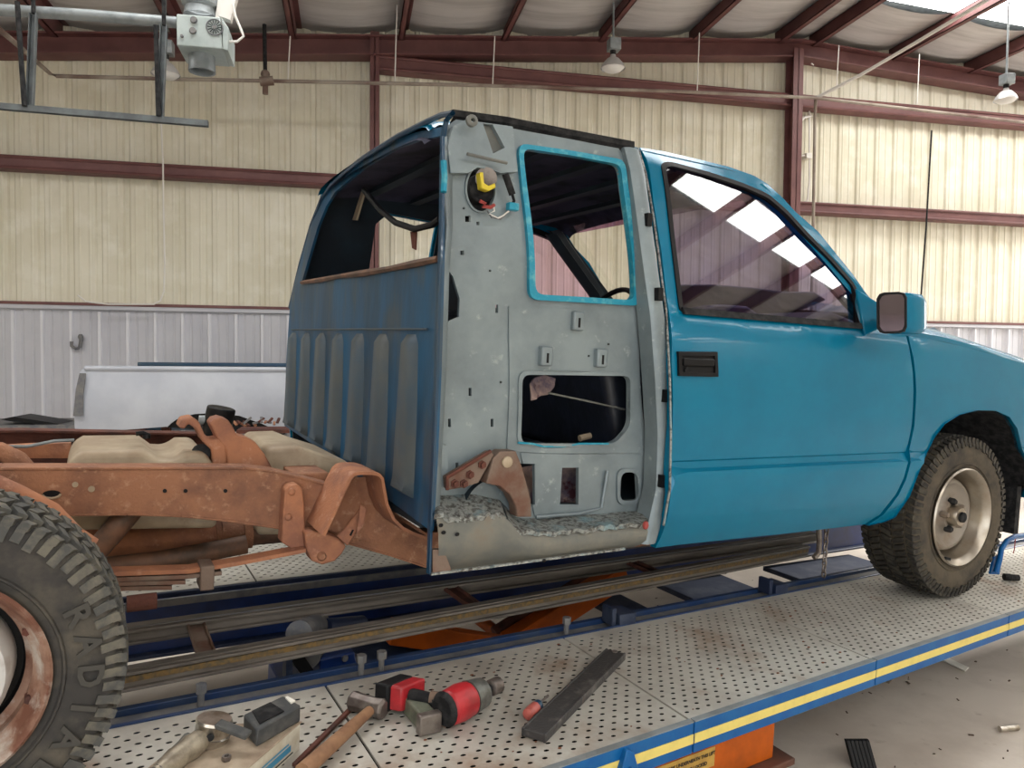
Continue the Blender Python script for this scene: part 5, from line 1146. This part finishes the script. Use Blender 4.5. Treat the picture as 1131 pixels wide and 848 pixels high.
obj('bench_top', B().box(-5.2, -2.2, 8.0, 8.9, z_-.05, z_), dusty, bn)
for xx in (-5.0, -2.4): obj('bench_leg', B().box(xx, xx+.08, 8.1, 8.9, 0, z_-.05), dusty, bn)
obj('bench_sheet', B().prism([wy(px, py, 8.1) for px, py in ((0, 463), (15, 460), (65, 468), (60, 470), (10, 465))], (0, .4, 0)), black, bn)
# debris heap in the bed
hp2 = tw_('scrap_pile', 'reddish metal scrap heaped below the white bed wheel arch', 'scrap', wy(290, 470, 6.6))
for k in range(14):
    c = wy(262+k*3.4, 469+random.uniform(-3, 2), 6.6); obj('scrap_piece', B().bar(c, c+V((random.uniform(-.06, .06), .03, random.uniform(.01, .05))), .02, .015), (rust, rust_dk, dusty)[k % 3], hp2)
obj('scrap_shelf', B().box(wy(262, 474, 6.6).x, wy(330, 474, 6.6).x, 6.55, 6.85, wy(290, 474, 6.6).z-.03, wy(290, 474, 6.6).z), rust_dk, hp2)
obj('shelf_leg', B().box(wy(292, 474, 6.6).x, wy(292, 474, 6.6).x+.06, 6.6, 6.7, 0, wy(290, 474, 6.6).z-.03), rust_dk, hp2)
# wall hook
wh_ = tw_('wall_hook', 'small grey hook fixed on the white ribbed wall', 'hook', wy(87, 384, YB-.05))
obj('hook_plate', B().tube(wl_([(89, 369), (89.5, 376), (88, 384)], YB-.05), .02, 6), dusty, wh_)
obj('hook_prong', B().tube(wl_([(88, 384), (84, 385), (79, 382), (79, 377)], YB-.06), .018, 6), dusty, wh_)
obj('hook_mount', B().cyl(wy(89, 372, YB-.06), wy(89, 372, YB), .03), dusty, wh_)

# ---- high-bay lamps
def lamp(px, py, y, lab, ph):
    c = wy(px, py, y); t_ = tw_('high_bay_lamp', lab, 'lamp', c, 'aluminium bell lamps under the roof')
    s = y/8.8
    obj('reflector', B().lathe(c, (0, 0, 1), [(-.085*s, .150*s), (-.078*s, .147*s), (-.03*s, .125*s), (.03*s, .075*s), (.055*s, .035*s), (.10*s, .030*s)], 28), alum, t_)
    obj('diffuser', B().lathe(c, (0, 0, 1), [(-.07*s, .143*s), (-.11*s, .10*s), (-.12*s, .0)], 24), lampglow, t_)
    obj('ballast_box', B().box(c.x-.06*s, c.x+.08*s, c.y-.07*s, c.y+.07*s, c.z+.13*s, c.z+.27*s), galv, t_, bevel=.006)
    obj('lamp_neck', B().cyl(c+V((0, 0, .08*s)), c+V((0, 0, .16*s)), .035*s), blackr, t_)
    obj('hanger_rod', B().cyl(c+V((0, 0, .26*s)), V((c.x, c.y, roofz(c.x)+.02)), .012), galv, t_)
    return t_
lamp(677, 68, 8.6, 'bell lamp hanging above the cab near the middle of the roof', 0)
lamp(1111, 104, 7.8, 'bell lamp at the right edge under the sloping roof', 0)
lamp(183, 74, 7.8, 'bell lamp partly hidden behind the grey heater struts at left', 0)
# ---- tube heater burner with its strut frame
H = tw_('tube_heater', 'grey gas tube heater with burner box and dark end cup near the left roof', 'heater', wy(222, 40, 5.0))
yH = 5.0
a, c = wy(195, 16, yH), wy(250, 52, yH)
hb_ = obj('burner_box', B().prism(wl_([(195, 15), (243, 19), (246, 54), (195, 50)], yH), (0, .30, 0)), greybox, H, bevel=.006)
obj('burner_side', B().prism(wl_([(245, 20), (252, 30), (252, 56), (246, 54)], yH), (0, .28, 0)), greybox, hb_, bevel=.004)
fc = wy(237, 30, yH-.004)
obj('fan_grille', B().lathe(fc, (0, -1, 0), [(0, .052), (.004, .050), (.004, .046), (0, .044)], 24), dusty, hb_)
obj('fan_hub', B().lathe(fc, (0, -1, 0), [(0, .012), (.004, .012), (.004, 0)], 12), dusty, hb_)
for k in range(14):
    an = k*math.pi/7; d = V((math.cos(an), 0, math.sin(an))); obj('grille_slot', B().bar(fc+d*.016+V((0, -.003, 0)), fc+d*.042+V((0, -.003, 0)), .004, .003, (0, 1, 0)), blackr, hb_)
for (px, py) in ((214, 22), (213, 34), (201, 40)):
    obj('burner_knob', B().lathe(wy(px, py, yH-.004), (0, -1, 0), [(0, .022 if px > 205 else .01), (.012, .018 if px > 205 else .008), (.012, 0)], 14), dusty, hb_)
obj('end_cup', B().lathe(wy(223, 55, yH+.15), (0, 0, -1), [(0, .085), (.0, .078), (.14, .082), (.14, .07), (.10, .065), (.08, 0)], 28), galv, H)
obj('flue_collar', B().lathe(wy(221, 15, yH+.2), (0, 0, 1), [(-.02, .10), (.03, .09), (.05, .11), (.10, .11)], 24), galv, H)
obj('heat_tube', B().tube(wl_([(-60, 2), (0, 11), (100, 17), (196, 25)], yH+.1), .034, 16), galv, H)
obj('flex_line', B().tube(wl_([(245, 46), (262, 46), (269, 40), (266, 32), (260, 18), (257, 4)], yH+.05), .008, 8), whitepipe, H)
obj('support_arm', B().bar(wy(249, 22, yH+.1), wy(262, -25, yH+.1), .06, .07).bar(wy(243, 22, yH+.2), wy(250, -25, yH+.2), .05, .05), whitepipe, H)
st = tw_('strut_frame', 'dark grey strut channel frame hanging from the roof at upper left', 'strut frame', wy(110, 128, 5.0))
def chan(p, q, m=galv, w=.034):
    b_ = B(); p, q = V(p), V(q); d = (q-p).normalized(); s = V((0, 0, 1)).cross(d).normalized() if abs(d.z) < .9 else V((1, 0, 0)); n = d.cross(s)
    b_.bar(p+n*w/2, q+n*w/2, w, .005, n).bar(p+s*w/2, q+s*w/2, .005, w, n).bar(p-s*w/2, q-s*w/2, .005, w, n)
    return b_
obj('strut_channel', chan(wy(-80, 111, yH), wy(230, 137, yH)), strutm, st)
obj('strut_channel', chan(wy(33, 118, yH), wy(37, 15, yH)), strutm, st)
obj('strut_channel', chan(wy(177, 130, yH), wy(181, 28, yH)), strutm, st)
obj('hanger_rod', B().cyl(wy(27, 117, yH-.03), wy(19, 2, yH-.03), .014), blackr, st)
obj('hanger_rod', B().cyl(wy(175, 128, yH-.03), wy(172, 28, yH-.03), .014), blackr, st)
obj('hanger_rod', B().cyl(wy(37, 15, yH), wy(37, 15, yH)+V((0, 0, .9)), .012), blackr, st)
obj('hanger_rod', B().cyl(wy(181, 28, yH), wy(181, 28, yH)+V((0, 0, 1.0)), .012), blackr, st)
# ---- pipes and cords
gp_ = tw_('gas_pipe', 'thin painted gas pipe running across the end wall below the roof', 'pipe', wy(500, 97, 8.8))
obj('pipe_run', B().tube([wy(-30, 8, 5.6), wy(20, 50, 6.6), wy(55, 81, 8.7), wy(62, 84, 8.8), wy(200, 87.5, 8.8), wy(380, 91, 8.8), wy(560, 95, 8.8), wy(750, 101, 8.8), wy(900, 108, 8.8), wy(1131, 135, 8.8), wy(1160, 138, 8.8)], .020, 8), ironpipe, gp_)
obj('pipe_valve', B().cyl(wy(293, 82, 8.75), wy(293, 104, 8.75), .03).cyl(wy(287, 90, 8.72), wy(302, 89, 8.72), .05).ball(wy(293, 82, 8.78), .05), ironpipe, gp_)
obj('valve_rod', B().cyl(wy(293, 80, 8.78), wy(292, 27, 8.78), .022, n=8), blackr, gp_)
for k, (px, pt, pb_) in enumerate(((318, 40, 88), (436, 5, 92), (544, 40, 95), (770, 36, 101), (896, 72, 70), (924, 50, 96), (1013, 60, 115))):
    obj('hanger_wire', B().cyl(wy(px, pb_, 8.8), wy(px+2.5, pt, 8.8), .007, n=5), whitepipe, gp_)
pp = tw_('drop_pipe', 'straight pipe dropping from the roof pipe in front of the right wall', 'pipe', wy(897, 250, 8.9))
obj('pipe_drop', B().tube([wy(901, 109, 8.85), wy(900, 130, 8.9), wy(898, 260, 8.9), wy(897, 300, 8.9), V((wy(897, 300, 8.9).x, 8.9, .4))], .020, 8), ironpipe, pp)
dp = tw_('roof_pipe', 'pale pipe running along the roof towards the camera', 'pipe', wz(950, 80, EYE+3.5))
obj('pipe_run', B().tube([wy(902, 108, 8.85), wz(950, 83, EYE+3.62), wz(1010, 48, EYE+3.75), wz(1100, -6, EYE+3.85)], .022, 8), whitepipe, dp)
eb = tw_('wall_outlet', 'small white outlet box with conduit right of the steel column', 'outlet', wy(893, 172, YB-.15))
obj('outlet_box', B().box(wy(890, 172, YB-.1).x, wy(896, 172, YB-.1).x, YB-.12, YB, wy(893, 175, YB-.1).z, wy(893, 169, YB-.1).z), whitepipe, eb, bevel=.006)
obj('conduit', B().tube(wl_([(894, 112), (894, 160), (894, 200), (892, 220), (888, 228)], YB-.07), .013, 6), whitepipe, eb)
obj('conduit', B().tube(wl_([(881, 172), (890, 172)], YB-.07), .013, 6).tube(wl_([(881, 138), (888, 130), (896, 128)], YB-.07), .018, 6), whitepipe, eb)
cdp = tw_('hanging_cord', 'thin pale cord hanging down the cream wall at left', 'cord', wy(181, 250, YB-.25))
obj('cord', B().tube(wl_([(178, 137), (180, 180), (180.5, 230), (182, 290), (181, 322), (177, 332), (170, 336), (120, 336), (95, 333), (86, 326)], YB-.25), .010, 6), whitepipe, cdp)
lr = tw_('leaning_rod', 'thin dark rod leaning against the cream wall at right', 'rod', wy(1018, 330, YB-.3))
obj('rod', B().tube([wy(1029, 144, YB-.24), wy(1023, 250, YB-.26), wy(1017, 330, YB-.28), V((wy(1011, 420, YB-.3).x, YB-.3, .02))], .012, 6), blackr, lr)
print('triangles about', sum(len(o.data.polygons)*2 for o in bpy.data.objects if o.type == 'MESH'), 'objects', len(bpy.data.objects))
